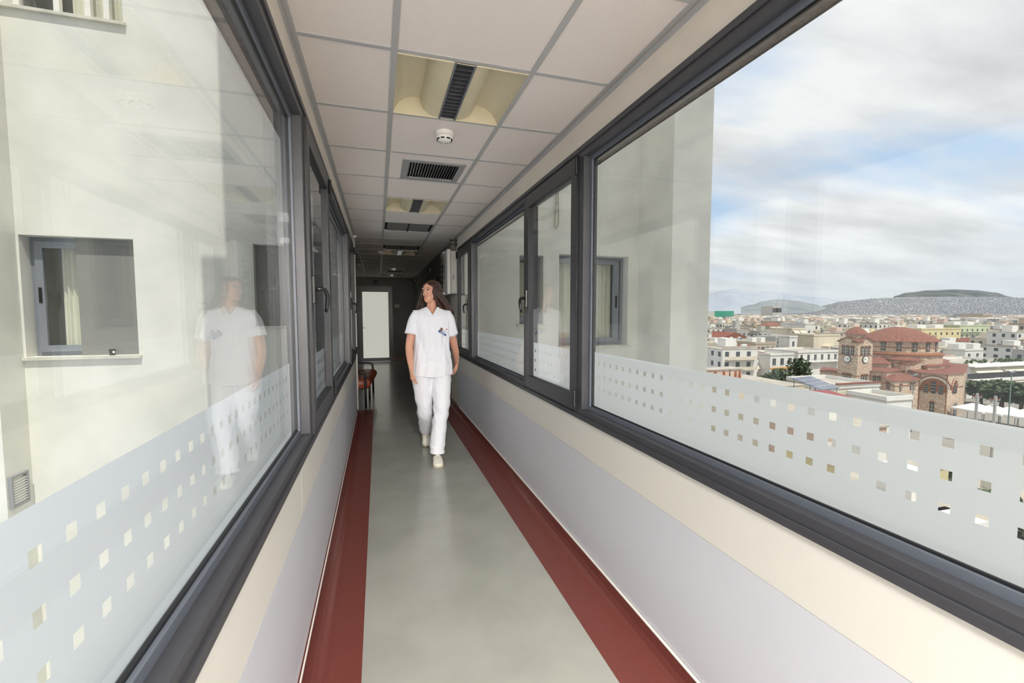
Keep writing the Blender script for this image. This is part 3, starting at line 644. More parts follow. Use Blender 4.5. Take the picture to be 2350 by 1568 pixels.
# arms: her right (left in the picture) swings a little forward, her left backwards
RA = [(.375,4.45,1.425,.052),(.345,4.45,1.36,.047),(.315,4.44,1.26,.042),(.297,4.43,1.19,.040),(.286,4.42,1.12,.037),(.287,4.395,1.05,.036),(.292,4.36,.98,.030),(.297,4.33,.925,.024),(.297,4.31,.895,.021)]
LA = [(.655,4.45,1.425,.052),(.685,4.46,1.36,.047),(.712,4.49,1.26,.042),(.735,4.52,1.18,.040),(.755,4.55,1.11,.037),(.775,4.59,1.05,.036),(.792,4.64,.985,.030),(.802,4.68,.935,.024),(.804,4.70,.91,.021)]
limb(b, RA); limb(b, LA)
def hand(W, dirv, palmn, side, s=1.0):
    # W wrist, dirv down the hand, palmn out of the palm towards the thigh, side towards the thumb
    W = Vector(W); dirv = dirv.normalized(); side = (side-dirv*side.dot(dirv)).normalized(); pn = dirv.cross(side).normalized()
    if pn.dot(palmn) < 0: pn = -pn
    eloft(b, [(W-dirv*.02,side*.022,pn*.019),(W,side*.0225,pn*.018),(W+dirv*.02,side*.026,pn*.017),(W+dirv*.045,side*.035,pn*.015),(W+dirv*.068,side*.038,pn*.014),(W+dirv*.082,side*.036,pn*.011)], 14, 2.4)
    for k, (off, L0) in enumerate([(.029,.068),(.010,.076),(-.009,.071),(-.027,.056)]):
        p = W+dirv*.074+side*off; cur = .45+.12*k; d = dirv.copy(); pts = [p-d*.01, p]; ang = .25
        for seg, fr in enumerate((.42,.32,.26)):
            ang += cur*(.8 if seg else .35); dd = dirv*math.cos(ang)+pn*math.sin(ang); p = p+dd*(L0*fr); pts.append(p)
        b.tube(pts, [.0088,.0088,.0082,.0076,.006], 8)
    p = W+dirv*.022+side*.022
    t1 = (dirv*.75+side*.55+pn*.35).normalized(); t2 = (dirv*.92+side*.12+pn*.38).normalized(); t3 = (dirv*.93-side*.08+pn*.35).normalized()
    b.tube([p-t1*.012,p,p+t1*.030,p+t1*.030+t2*.028,p+t1*.030+t2*.028+t3*.022], [.011,.0115,.0105,.0092,.0065], 8)
hand(lp(.297,4.31,.895), Vector((.03,-.10,-1)), Vector((1,0,0)), Vector((.15,-1,0)))
hand(lp(.804,4.70,.91), Vector((-.10,.05,-1)), Vector((-1,.1,0)), Vector((-.3,-1,0)))
# legs
FL = [(.585,4.44,.93,.09),(.585,4.40,.75,.082),(.580,4.33,.55,.060),(.575,4.30,.48,.055),(.555,4.29,.36,.055),(.535,4.29,.20,.042),(.525,4.29,.09,.038)]
BL = [(.425,4.45,.93,.09),(.42,4.44,.75,.082),(.43,4.45,.55,.060),(.437,4.46,.48,.055),(.45,4.60,.36,.052),(.47,4.77,.24,.042),(.475,4.86,.155,.036)]
limb(b, FL); limb(b, BL)
eloft(b, [(lp(.505,4.45,.98),Vector((.15,0,0)),Vector((0,.10,0))),(lp(.505,4.45,.90),Vector((.165,0,0)),Vector((0,.11,0))),(lp(.505,4.45,.84),Vector((.16,0,0)),Vector((0,.105,0)))], 20)
body = b.build('body', M['skin'], pr, smooth=True)
mod(body, 'REMESH', mode='VOXEL', voxel_size=.0036, use_smooth_shade=True); mod(body, 'SMOOTH', factor=.5, iterations=4)
# face details
for s in (-1, 1):
    c, d, w = head_radius(.112)
    ey = hp(s*.031, c+d*.925, .112)
    q = MB().ell((0,0,0), .0130, .0095, .0060, 14, 9); q.v = [tuple(ey+hr*x+hf*(-y)+Vector((0,0,z))) for x,y,z in q.v]
    e_ = q.build('eye', M['eyew'], pr, smooth=True)
    q = MB().ell((0,0,0), .0055, .004, .0055, 12, 7); q.v = [tuple(ey+hr*(x-.000)+hf*(-y+.0085)+Vector((0,0,z))) for x,y,z in q.v]
    q.build('iris', M['brow'], e_, smooth=True)
    q = MB().tube([ey+hr*(s*-.017)+hf*.006+Vector((0,0,.001)), ey+hf*.0125+Vector((0,0,.0075)), ey+hr*(s*.018)+hf*.003+Vector((0,0,.002))], [.0016,.0026,.0014], 6); q.build('eyelashes', M['brow'], e_)
    q = MB().tube([ey+hr*(s*-.019)+hf*.010+Vector((0,0,.0195)), ey+hr*(s*.002)+hf*.0125+Vector((0,0,.0235)), ey+hr*(s*.022)+hf*.002+Vector((0,0,.020))], [.0022,.0028,.0012], 6, flat=.6); q.build('eyebrow', M['brow'], pr)
q = MB(); lc = hp(0, .1086, .047)
for dz, r_, w_ in ((.003,.0026,.019),(-.003,.0032,.016)):
    q.tube([lc+hr*(-w_*1.1)+hf*(-.011)+Vector((0,0,dz*.3)), lc+hr*(-w_*.5)+hf*(-.003)+Vector((0,0,dz)), lc+Vector((0,0,dz*.8)), lc+hr*(w_*.5)+hf*(-.003)+Vector((0,0,dz)), lc+hr*(w_*1.1)+hf*(-.014)+Vector((0,0,dz*.3))], [.001,r_,r_,r_,.001], 8)
q.build('lips', M['lips'], pr, smooth=True)
# hair: cap over the skull plus long locks
b = MB(); rg = []
zs_ = [.02,.05,.08,.10,.12,.13,.137,.144,.151,.158,.165,.172,.179,.186,.192,.198,.204,.209,.215,.221]
n = 96
for z in zs_:
    c, d, w = head_radius(min(z, .209)); k = 1.15 if z < .15 else 1.12; ring = []
    if z > .207: k = 1.30-.9*(z-.207)/.014
    for j in range(n):
        a = 2*math.pi*j/n; sx, fy_ = math.sin(a), math.cos(a)       # a=0 is the face side
        kk = k; dd = abs((a+math.pi) % (2*math.pi)-math.pi)
        lim = (1.12+max(0, .085-z)*8) if z < .135 else 1.12-(z-.135)*22
        if dd < lim: kk = k-(k-.84)*min(1, (lim-dd)/.2)                  # sunk under the skin where the face shows
        ring.append(hp(sx*(w*kk+.004*(dd >= lim)), c+fy_*d*kk, z))
    rg.append(ring)
b.rings(rg)
rnd = random.Random(3)
for i in range(150):
    side = i % 2; a = rnd.uniform(1.05, 2.95)*(1 if side else -1)      # around the head, away from the face
    z0 = rnd.uniform(.13, .205); c, d, w = head_radius(z0)
    p0 = hp(math.sin(a)*w*1.02, c+math.cos(a)*d*1.02, z0)
    c, d, w = head_radius(.09); ex = 1.22+rnd.uniform(-.04,.06)
    p1 = hp(math.sin(a)*w*ex, c+math.cos(a)*d*ex, .10)
    wl = p1.x-HC.x
    # shoulders: locks fall left and right of the neck, the ones on her left drift outwards
    if wl > 0: tgt = Vector((HC.x+.075+rnd.uniform(0,.135), HC.y+rnd.uniform(-.02,.09), 1.50-rnd.uniform(.0,.05)-.0)); end = tgt+Vector((rnd.uniform(.0,.035), .015, -rnd.uniform(.02,.06)))
    else: tgt = Vector((HC.x-.085-rnd.uniform(0,.055), HC.y+rnd.uniform(-.0,.09), 1.535-rnd.uniform(.0,.03))); end = tgt+Vector((-rnd.uniform(-.01,.015), .02, -rnd.uniform(.01,.05)))
    p2 = p1.lerp(tgt, .5)+Vector((rnd.uniform(-.006,.006), .012, 0))
    b.tube([p0, p0.lerp(p1,.55)+(p0.lerp(p1,.55)-hp(0,0,.1)).normalized()*.012, p1, p2, tgt, end], [.008,.013,.014,.013,.011,.002], 7, flat=.55)
hair = b.build('hair', M['hair'], pr, smooth=True)

# tunic
NZ, NA = 150, 168; zt0, zt1 = .836, 1.512
prof = [(.836,.203,.138),(.88,.200,.138),(.95,.194,.132),(1.02,.184,.124),(1.09,.176,.118),(1.16,.173,.120),(1.24,.174,.126),(1.31,.178,.128),(1.37,.184,.120),(1.42,.188,.104),(1.45,.180,.088),(1.475,.152,.074),(1.495,.106,.064),(1.512,.066,.056)]
def pi_(z):
    for i in range(len(prof)-1):
        if z <= prof[i+1][0]+1e-9:
            t = (z-prof[i][0])/(prof[i+1][0]-prof[i][0]); return [prof[i][k]*(1-t)+prof[i+1][k]*t for k in (1,2)]
    return prof[-1][1:]
def tun(a, z, off=0):
    w, d = pi_(z); w += off; d += off; e = 2/2.3; ca, sa = math.cos(a), math.sin(a)
    x = math.copysign(abs(ca)**e, ca)*w; y = math.copysign(abs(sa)**e, sa)*d
    nz = noise.noise(Vector((x*9, y*9+4, z*5)))*.010*(1 if z < 1.42 else .3)
    fold = (math.sin(a*9+z*5+math.sin(z*11)*1.3)*.0075+math.sin(a*17-z*13)*.003)*max(0, min(1, (1.46-z)/.25))
    cx = .512 if z > 1.0 else .512+(1.0-z)*-.01
    # diagonal drag folds at the waist
    dr = (math.sin(abs(x)*32+z*62)*.0055+math.sin(x*40-z*90+1)*.003)*math.exp(-((z-1.02)/.10)**2)
    r = 1+(nz+fold+dr)*(.3+.7*abs(math.sin(a))**1.5)/max(w,.05)
    hem = -.018*math.cos(2*a+math.pi)*max(0, (.93-z)/.1) if z < .93 else 0
    return lp(cx+x*r, 4.45+y*r, z+hem*.6)
vv = []; ff = []
for i in range(NZ+1):
    z = zt0+(zt1-zt0)*i/NZ
    for j in range(NA): vv.append(tun(2*math.pi*j/NA, z))
for i in range(NZ):
    for j in range(NA):
        a = 2*math.pi*(j+.5)/NA; z = zt0+(zt1-zt0)*(i+.5)/NZ; p = tun(a, z); x = p.x-(-.001+.512-PC.x)
        if math.sin(a) < 0 and abs(x-.0) < (z-1.425)*.62: continue
        k = (j+1) % NA; ff.append((i*NA+j, i*NA+k, (i+1)*NA+k, (i+1)*NA+j))
b = MB(); b.add(vv, ff)
# short sleeves
def sleeve(arm, k, flare):
    R = []; P = [Vector(lp(*p[:3])) for p in arm]
    path = [P[0]+Vector((.045*k,0,.012)), P[0]+Vector((.0,0,.006)), P[0].lerp(P[1],.5), P[1], P[1].lerp(P[2],.5), P[2], P[2].lerp(P[3],.25)]
    rr = [.050,.066,.068,.064,.063,.063,.064]
    for i, p in enumerate(path):
        d = (path[min(i+1,len(path)-1)]-path[max(i-1,0)]).normalized(); u = Vector((1,0,0)); u = (u-d*u.dot(d)).normalized(); v = d.cross(u)
        ring = []
        for j in range(36):
            a = 2*math.pi*j/36; f_ = 1+.035*math.sin(a*5+i*1.1)+.02*math.sin(a*9-i)
            ring.append(p+u*(rr[i]*flare*f_*math.cos(a))+v*(rr[i]*1.05*f_*math.sin(a)))
        R.append(ring)
    b.rings(R, cap=False)
sleeve(RA, 1, 1.0); sleeve(LA, -1, 1.0)
tunic = b.build('tunic', M['cloth'], pr, smooth=True); mod(tunic, 'SOLIDIFY', thickness=.003, offset=1)
# collar lapels along the V, front placket, pocket welt
def surf(x, z, off): 
    # point of the tunic front at local x and height z
    w, d = pi_(z); w += off; d += off; xx = max(-.999, min(.999, (x)/w)); y = -d*(1-abs(xx)**2.3)**(1/2.3)
    return lp(.512+x, 4.45+y, z)
for s in (-1, 1):
    q = MB(); R = []
    for i in range(9):
        t = i/8; z = 1.43+.088*t; xi = s*(-.006+.62*(z-1.425)); ww = .018+.030*math.sin(min(1,t*1.25)*math.pi*.62)
        if i == 8: ww = .02
        R.append([surf(xi-s*.002, z, .006), surf(xi+s*ww*.5, z-.001, .011), surf(xi+s*ww, z-.004-.012*t, .009), surf(xi+s*ww*.5, z-.004, .004)])
    q.rings(R); q.build('collar', M['cloth'], tunic, smooth=False)
q = MB(); R = []
for i in range(40):
    z = .835+.592*i/39; x0 = .002+.004*math.sin(z*9)
    R.append([surf(x0-.026,z,.003), surf(x0-.026,z,.007), surf(x0+.012,z,.009), surf(x0+.014,z,.003)])
q.rings(R).build('placket', M['cloth'], tunic)
for s in (-1, 1):
    q = MB(); R = []
    for i in range(8):
        x = s*(.06+.10*i/7); z = .985
        R.append([surf(x,z,.004), surf(x,z,.008), surf(x,z-.012,.008), surf(x,z-.012,.004)])
    q.rings(R).build('pocket_welt', M['cloth'], tunic)
# badge, clipped on and tilted
bc = surf(.095, 1.275, .012); T = Matrix.Translation(bc)@Matrix.Rotation(math.radians(14),4,'Z')@Matrix.Rotation(math.radians(31),4,'Y')@Matrix.Rotation(math.radians(-6),4,'X')
def bb(x0,z0,x1,z1,y,nm,m,par):
    q = MB(); q.M = T; q.box(x0,y-.0016,z0,x1,y,z1); return q.build(nm, m, par)
bd = bb(-.046,-.029,.046,.029,0,'name_badge',M['badge'],tunic)
bb(-.045,-.028,.045,-.008,-.002,'blue_band',M['badgeb'],bd); bb(-.038,-.009,-.014,.023,-.0025,'portrait',M['brow'],bd); bb(-.031,-.004,-.021,.014,-.0042,'portrait_face',M['skin'],bd)
for k, (u0, u1, zz) in enumerate([(-.01,.035,.010),(-.01,.03,.003)]): bb(u0,zz,u1,zz+.0025,-.002,'text_line',M['grey'],bd)
bb(-.028,-.017,.020,-.0145,-.0035,'text_line',M['badge'],bd); bb(-.028,-.0235,.028,-.021,-.0035,'text_line',M['badge'],bd)
q = MB(); q.M = T; q.ell((.022,-.003,.038),.009,.002,.005); q.build('red_mark', M['pink'], bd)

# trousers
b = MB()
limb(b, [(.59,4.455,.955,.098),(.592,4.44,.86,.106),(.593,4.41,.74,.100),(.588,4.36,.62,.088),(.580,4.32,.52,.079),(.573,4.305,.45,.075),(.556,4.30,.34,.074),(.541,4.295,.22,.073),(.532,4.29,.12,.072),(.529,4.29,.078,.073)], 48, 90)
limb(b, [(.415,4.455,.955,.098),(.415,4.45,.86,.106),(.420,4.44,.74,.100),(.424,4.45,.62,.088),(.430,4.46,.52,.082),(.437,4.50,.44,.078),(.452,4.60,.35,.074),(.463,4.70,.27,.072),(.472,4.79,.195,.070)], 48, 90)
eloft(b, [(lp(.504,4.45,1.0),Vector((.170,0,0)),Vector((0,.112,0))),(lp(.504,4.45,.92),Vector((.190,0,0)),Vector((0,.118,0))),(lp(.504,4.45,.86),Vector((.190,0,0)),Vector((0,.115,0))),(lp(.504,4.45,.82),Vector((.12,0,0)),Vector((0,.10,0)))], 28)
for i, v in enumerate(b.v):
    p = Vector(v); s_ = noise.noise(Vector((p.x*14, p.y*10, p.z*7)))*.010 + math.sin(p.z*46+p.x*46)*.006*math.exp(-((p.z-.46)/.13)**2) + math.sin(p.z*60-abs(p.x)*70)*.005*math.exp(-((p.z-.80)/.05)**2) + math.sin(p.z*75+p.x*20)*.004*math.exp(-((p.z-.14)/.06)**2)
    cxl = (.585 if p.x+PC.x > .505 else .425)-PC.x
    b.v[i] = (p.x+(1 if p.x > cxl else -1)*s_, p.y-abs(s_)*.7, p.z)
tr = b.build('trousers', M['cloth'], pr, smooth=True); mod(tr, 'REMESH', mode='VOXEL', voxel_size=.0065, use_smooth_shade=True); mod(tr, 'SMOOTH', factor=.5, iterations=3)

# clogs
def clog(heel, toe, nm):
    heel = lp(*heel); toe = lp(*toe); d = toe-heel; L_ = d.length; d.normalize(); r = Vector((0,0,1)).cross(d).normalized() if abs(d.z) < .9 else Vector((1,0,0)); u = d.cross(r).normalized()
    if u.z < 0: u = -u
    b = MB(); R = []
    for t, w, h, h0 in [(.0,.020,.030,.010),(.03,.032,.045,.004),(.10,.038,.052,0),(.25,.039,.056,0),(.40,.039,.066,0),(.52,.042,.070,0),(.65,.047,.064,0),(.78,.049,.054,0),(.90,.043,.042,0),(.97,.028,.032,.004),(1.0,.012,.022,.008)]:
        c = heel+d*(L_*t); ring = []
        for j in range(20):
            a = 2*math.pi*j/20; ca, sa = math.cos(a), math.sin(a); e = .75
            z = h0+(h-h0)*(.5+.5*math.copysign(abs(sa)**(e if sa > 0 else .35), sa))
            ring.append(c+r*(w*math.copysign(abs(ca)**.8, ca))+u*z)
        R.append(ring)
    b.rings(R); o = b.build(nm, M['shoe'], pr, smooth=True)
    q = MB(); R = []
    for t, w, h in [(-.005,.033,.012),(.10,.0405,.014),(.4,.0415,.014),(.65,.050,.014),(.80,.0515,.014),(.92,.045,.014),(1.0,.022,.012)]:
        c = heel+d*(L_*t); R.append([c-r*w, c-r*w+u*h, c+r*w+u*h, c+r*w])
    q.rings(R).build('sole', M['lampb'], o)
    q = MB(); q.tube([heel+d*(L_*.40)+r*(.040*math.cos(a))+u*(.030+.042*math.sin(a)) for a in [math.pi*i/10 for i in range(11)]], .006, 8, flat=1.6)
    q.build('strap', M['shoe'], o, smooth=True)
    q = MB()
    for i in range(3):
        for j in (-1, 0, 1): q.ell(heel+d*(L_*(.62+.07*i))+r*(.015*j)+u*(.0655-.006*i-.002*abs(j)), .0022,.0022,.0012,8,5)
    q.build('vent_holes', M['grey'], o)
clog((.530,4.325,.001), (.517,4.075,.001), 'clog')
clog((.478,4.905,.115), (.484,4.76,.004), 'clog')

# ------------------------------------------------------------------ the city below, right side
GZ = -20.5
def zat(py, d): return at(1175, py, d).z if False else H + (ray(1987, py)*(d/ray(1987, py).dot(_fh))).z
CM = {}
for nm, c in dict(white=(228,226,220), cream=(216,205,184), yellow=(222,208,160), pink=(210,184,168), tan=(184,168,148), grey=(176,174,170), green=(196,204,168), ochre=(200,178,132)).items():
    CM[nm] = mat('facade_'+nm, c, .9, var=.10, scale=.35)
CM['roofslab'] = mat('flat_roof', (184,176,164), .95, var=.2, scale=.5); CM['tilesr'] = mat('terracotta_tiles', (136,80,64), .85, var=.25, scale=1.2)
CM['winglass'] = mat('window_dark', (58,62,68), .3); CM['awn'] = mat('cream_awning', (214,208,190), .9); CM['rail'] = mat('balcony_rail', (120,124,128), .6)
CM['solar'] = mat('solar_cells', (104,112,134), .25, metal=.2); CM['tank'] = mat('white_tank', (225,225,222), .4); CM['asph'] = mat('ground_asphalt', (150,146,138), .95, var=.2, scale=.05)
CM['net'] = mat('green_netting', (70,150,128), .9); CM['rust'] = mat('rust_brown', (150,90,60), .8); CM['orange'] = mat('orange_band', (226,160,60), .7); CM['redroof'] = mat('red_sheet_roof', (140,66,68), .6)
CM['leaf'] = mat('tree_leaves', (84,102,66), .9, c2=(48,62,40), scale=1.5); CM['bark'] = mat('tree_bark', (96,80,62), .95); CM['canvas'] = mat('white_canvas', (226,224,220), .9); CM['pole'] = mat('green_grey_pole', (110,132,124), .5)
CM['stone'] = voro('church_stone', [(194,170,148),(182,156,134),(204,184,164),(172,144,122),(196,174,152),(214,200,184),(184,158,134)], 4.2, stretch=(1,1,1.7))
CM['brick'] = mat('church_brick', (150,98,68), .9, var=.15, scale=2); CM['ctile'] = mat('church_roof_tiles', (136,86,72), .9, c2=(112,70,60), scale=2.5); CM['cwin'] = mat('church_window', (54,58,62), .3); CM['ctrim'] = mat('church_white_trim', (206,198,184), .8)

PLOTS = []
TH = math.radians(75)                       # street grid, the same as the church axes
A_ = _rh*(-math.cos(TH))+_fh*math.sin(TH); B_ = _rh*math.sin(TH)+_fh*math.cos(TH)
ANG = math.atan2(B_.y, B_.x)
gr = MB().prism([tuple((_rh*a+_fh*d)[:2]) for a, d in [(8,8),(-40,900),(-2500,9000),(14000,9000),(700,50),(60,2)]], GZ-1, GZ)
tag(gr.build('floor', CM['asph']), 'pale streets and squares of the city below', 'ground', kind='structure')

def local(px, py, d):                        # Empty-space frame: x along B_, y along A_ (away), z up
    return at(px, py, d)
def bldg(name, px0, px1, ytop, d, depth, m, lab, floors=None, roof=None, cat='building', over=0, wins=None, balc=None, awn=None, group=None, extra=None):
    """a building whose front runs along the street axis from px0 to px1 with its cornice at ytop"""
    p0 = at(px0, ytop, d); W = 0
    r1 = ray(px1, ytop); r1 = Vector((r1.x, r1.y)); P = Vector((p0.x, p0.y)); Bv = Vector((B_.x, B_.y))
    den = r1.x*Bv.y-r1.y*Bv.x; W = (P.x*r1.y-P.y*r1.x)/den if abs(den) > 1e-6 else 10
    W = abs(W); zt = p0.z-GZ
    o = empty(name, (p0.x, p0.y, GZ), lab, cat, group, rz=ANG)
    cc_ = p0+B_*(W/2)+A_*(depth/2); PLOTS.append((Vector((cc_.x,cc_.y)), .5*math.hypot(W,depth)+7))
    body = MB().box(0,0,0,W,depth,zt).build('walls', CM[m], o)
    if roof == 'hip':
        q = MB(); e = .5; rh = min(W, depth)*.22
        q.add([(-e,-e,zt),(W+e,-e,zt),(W+e,depth+e,zt),(-e,depth+e,zt),(W*.25,depth/2,zt+rh),(W*.75,depth/2,zt+rh)], [(0,1,5,4),(1,2,5),(2,3,4,5),(3,0,4),(3,2,1,0)])
        q.build('roof', CM['tilesr'], o)
    elif roof == 'gable':
        q = MB(); e = .5; rh = W*.18
        q.add([(-e,-e,zt),(W+e,-e,zt),(W+e,depth+e,zt),(-e,depth+e,zt),(W/2,-e,zt+rh),(W/2,depth+e,zt+rh)], [(0,4,5,3),(1,2,5,4),(0,1,4),(3,5,2),(3,2,1,0)])
        q.build('roof', CM['tilesr'], o)
    else:
        MB().box(-.15,-.15,zt,W+.15,depth+.15,zt+.12).build('roof_slab', CM['roofslab'], o)
        MB().box(-.1,-.1,zt+.12,W+.1,.12,zt+.75).box(-.1,depth-.12,zt+.12,W+.1,depth+.1,zt+.75).box(-.1,.12,zt+.12,.12,depth-.12,zt+.75).box(W-.12,.12,zt+.12,W+.1,depth-.12,zt+.75).build('parapet', CM[m], o)
    if wins:
        n, rowsw, ww, wh, zoff = wins
        for r_ in range(rowsw):
            for i in range(n):
                x = W*(i+.5)/n; z = zt-zoff-3.1*r_
                w = MB().box(x-ww/2,-.06,z-wh,x+ww/2,.05,z).build('window', CM['winglass'], o)
                if d < 190: MB().box(x-.03,-.09,z-wh,x+.03,-.06,z).box(x-ww/2-.08,-.1,z-wh-.12,x+ww/2+.08,-.0,z-wh).build('window_frame', CM['white'], w)
    if balc:
        for k in range(balc):
            z = zt-3.0*(k+1)
            bs = MB().box(.2,-1.3,z-.15,W-.2,0,z).build('balcony_slab', CM['white'], o)
            q = MB().box(.2,-1.3,z+.95,W-.2,-1.24,z+1.0)
            nn = int(W/.45)
            for i in range(nn+1): x = .2+(W-.4)*i/nn; q.box(x-.02,-1.28,z,x+.02,-1.25,z+.95)
            q.build('balcony_rail', CM['rail'], bs)
    if awn:
        for k in range(awn):
            z = zt-.35-3.0*k
            for j in range(2):
                x0, x1 = W*(.04+.49*j), W*(.47+.49*j)
                MB().add([(x0,-.05,z),(x1,-.05,z),(x1,-1.5,z-1.1),(x0,-1.5,z-1.1),(x0,-.05,z-.05),(x1,-.05,z-.05),(x1,-1.5,z-1.15),(x0,-1.5,z-1.15)],[(0,1,2,3),(7,6,5,4),(0,4,5,1),(1,5,6,2),(2,6,7,3),(3,7,4,0)]).build('awning', CM['awn'], o)
    if extra: extra(o, W, depth, zt)
    return o
def sheds(o, W, D, zt):
    for x in (W*.15, W*.6): MB().box(x,D*.3,zt+.1,x+W*.22,D*.6,zt+2.4).build('stair_hut', CM['white'], o)
def tanks(o, W, D, zt):
    for i in range(2):
        x = W*(.25+.4*i)
        t = MB().tube([(x,D*.5,zt+1.5),(x+1.3,D*.5,zt+1.5)], .28, 10).build('water_heater', CM['tank'], o, smooth=True)
        MB().add([(x,D*.5-.2,zt+1.35),(x+1.4,D*.5-.2,zt+1.35),(x+1.4,D*.5-1.5,zt+.4),(x,D*.5-1.5,zt+.4)],[(0,1,2,3)]).build('heater_panel', CM['solar'], t)
def both(o, W, D, zt): sheds(o, W, D, zt); tanks(o, W, D, zt)

bldg('apartment_building',1612,1639,789,150,10,'cream','cream balcony block partly hidden by the grey corner at the far left of the city',balc=3,extra=None)
bldg('house',1641,1697,812,150,9,'yellow','two-storey yellow house with dark windows, in front at the left of the city',wins=(5,3,1.0,1.5,1.5))
def perg(o, W, D, zt):
    q = MB()
    for i in range(9): q.box(W*.1+i*W*.09,0,zt+2.6,W*.1+i*W*.09+.12,D*.6,zt+2.75)
    q.box(W*.1,0,zt,W*.1+.1,.1,zt+2.6).box(W*.85,0,zt,W*.85+.1,.1,zt+2.6).build('pergola', CM['rust'], o)
    MB().box(W*.1,-.9,zt-2.6,W*.55,0,zt-2.5).add([(W*.1,-.05,zt-.6),(W*.55,-.05,zt-.6),(W*.55,-1.6,zt-2.6),(W*.1,-1.6,zt-2.6)],[(0,1,2,3)]).build('awning', CM['awn'], o)
bldg('house',1704,1767,829,145,9,'cream','cream house with a roof-terrace pergola and a big awning',wins=(4,2,1.0,1.6,3.2),extra=perg)
o = empty('chimney', (at(1700,850,150).x, at(1700,850,150).y, GZ), 'grey concrete bottle-shaped chimney between the yellow and cream houses', 'chimney')
zt = zat(808,150)-GZ; MB().lathe((0,0,0), [(.95,0),(.95,zt-2.2),(.5,zt-1.2),(.4,zt)], 16).build('chimney_stack', CM['grey'], o)
def ostripe(o, W, D, zt):
    MB().box(-.12,-.14,zt-4.3,W+.1,-.02,zt-3.9).build('orange_stripe', CM['orange'], o)
    s = MB().box(W*.42,-.9,zt-5.1,W*.56,-.8,zt-3.9).build('yellow_sign', CM['orange'], o)
bldg('building',1768,1822,817,142,12,'white','white building with an orange stripe and blue-grey windows',wins=(3,2,1.3,2.2,.9),extra=ostripe)
bldg('building',1832,1925,811,150,14,'white','long white building with a continuous railed balcony, left of the church tower',wins=(6,1,.9,1.9,.6),balc=1)
def blank(o, W, D, zt): MB().box(W*.3,-3.5,zt-7,W*.75,0,zt-4.2).build('low_annex', CM['cream'], o)
bldg('building',1868,1928,772,190,12,'cream','tall blank cream gable wall directly left of the church tower',roof=None,extra=blank)
bldg('apartment_building',1848,1867,745,215,14,'white','narrow tall white building with tiny windows, left of the cream gable',wins=(1,3,.8,1.1,3),extra=tanks)
bldg('apartment_building',1817,1848,757,205,12,'cream','cream apartment block with two tiers of awnings',balc=4,awn=3)
bldg('apartment_building',1797,1822,740,255,16,'tan','plain tan end wall of a tall block in the middle distance',extra=sheds)
bldg('apartment_building',1764,1796,748,250,8,'tan','brown block with a red roof edge and two tiers of awnings',awn=2,balc=3,roof='hip')
bldg('building',1780,1815,777,185,12,'grey','blank grey wall building with one small window near its top',wins=(3,1,.9,1.1,1.0))
bldg('building',1687,1733,785,190,12,'white','white house with red shutters below the terracotta gable roof',wins=(4,1,.8,2,1.5),extra=tanks)
bldg('house',1655,1718,777,215,16,'white','white house with a wide low terracotta gable roof',roof='gable',wins=(2,1,2.6,.8,1.2))
bldg('house',1708,1742,802,165,8,'cream','small house with a bright red tiled roof behind the pergola',roof='hip')
bldg('building',1734,1779,790,175,11,'tan','concrete building with a shaded balcony level',wins=(4,1,1.4,1.9,1.2),balc=1,extra=both)
bldg('building',1645,1690,790,180,10,'white','low white building with a flat terrace at the left',extra=both)
bldg('building',1812,1830,775,180,10,'white','white side wall with one balcony opening, beside the grey blank wall',wins=(1,2,.9,2,1.6))
# foreground roof terrace with two cream huts
o = empty('roof_terrace', at(1650,880,80), 'flat concrete roof terrace with two cream huts with brown doors', 'building', rz=ANG); zt = o.location.z; o.location.z = GZ; zt -= GZ
MB().box(-3,-6,0,13,9,zt).build('walls', CM['cream'], o); MB().box(-3.1,-6.1,zt,13.1,9.1,zt+.1).build('roof_slab', CM['roofslab'], o)
for x0, x1 in ((-2.5, 2.6), (2.9, 5.4)):
    h_ = MB().box(x0,.5,zt+.1,x1,3.2,zt+2.4).build('roof_hut', CM['pink'], o); MB().box(x0-.2,.3,zt+2.4,x1+.2,3.4,zt+2.55).build('hut_roof', CM['roofslab'], h_)
    for k in (.35,.72): MB().box(x0+(x1-x0)*k,.44,zt+.1,x0+(x1-x0)*k+.5,.5,zt+2.1).build('hut_door', CM['rust'], h_)
q = MB()
for i in range(30): q.box(5.6+i*.25,7.9,zt+.1,5.63+i*.25,7.93,zt+1.1)
q.box(5.6,7.9,zt+1.1,13,7.95,zt+1.15).build('railing', CM['rail'], o)
# solar array on a roof
pc = at(1872,880,72); o = empty('solar_array', pc, 'tilted grey-blue solar panel array on a steel stand, left of the church', 'solar panels', rz=ANG+.2)
q = MB(); q.add([(-3.9,1.7,.9),(1.6,1.7,.9),(3.7,-1.7,-.75),(-1.4,-1.7,-.75),(-3.9,1.7,.82),(1.6,1.7,.82),(3.7,-1.7,-.83),(-1.4,-1.7,-.83)],[(0,3,2,1),(4,5,6,7),(0,1,5,4),(1,2,6,5),(2,3,7,6),(3,0,4,7)]); q.build('panel', CM['solar'], o)
q = MB()
for i in range(1,6):
    t = i/6; q.tube([(-3.9+5.5*t,1.7,.93),(-1.4+5.1*t,-1.7,-.72)], .025, 4)
for j in range(1,4):
    t = j/4; q.tube([(-3.9+2.5*t,1.7-3.4*t,.93-1.65*t),(1.6+2.1*t,1.7-3.4*t,.93-1.65*t)], .02, 4)
q.build('panel_seams', CM['white'], o)
q = MB()
for x, y, z in [(-3.4,1.5,.8),(1.2,1.5,.8),(-1.2,-1.5,-.7),(3.3,-1.5,-.7),(0,0,.05)]: q.tube([(x,y,z),(x,y,-2.3)], .05, 6)
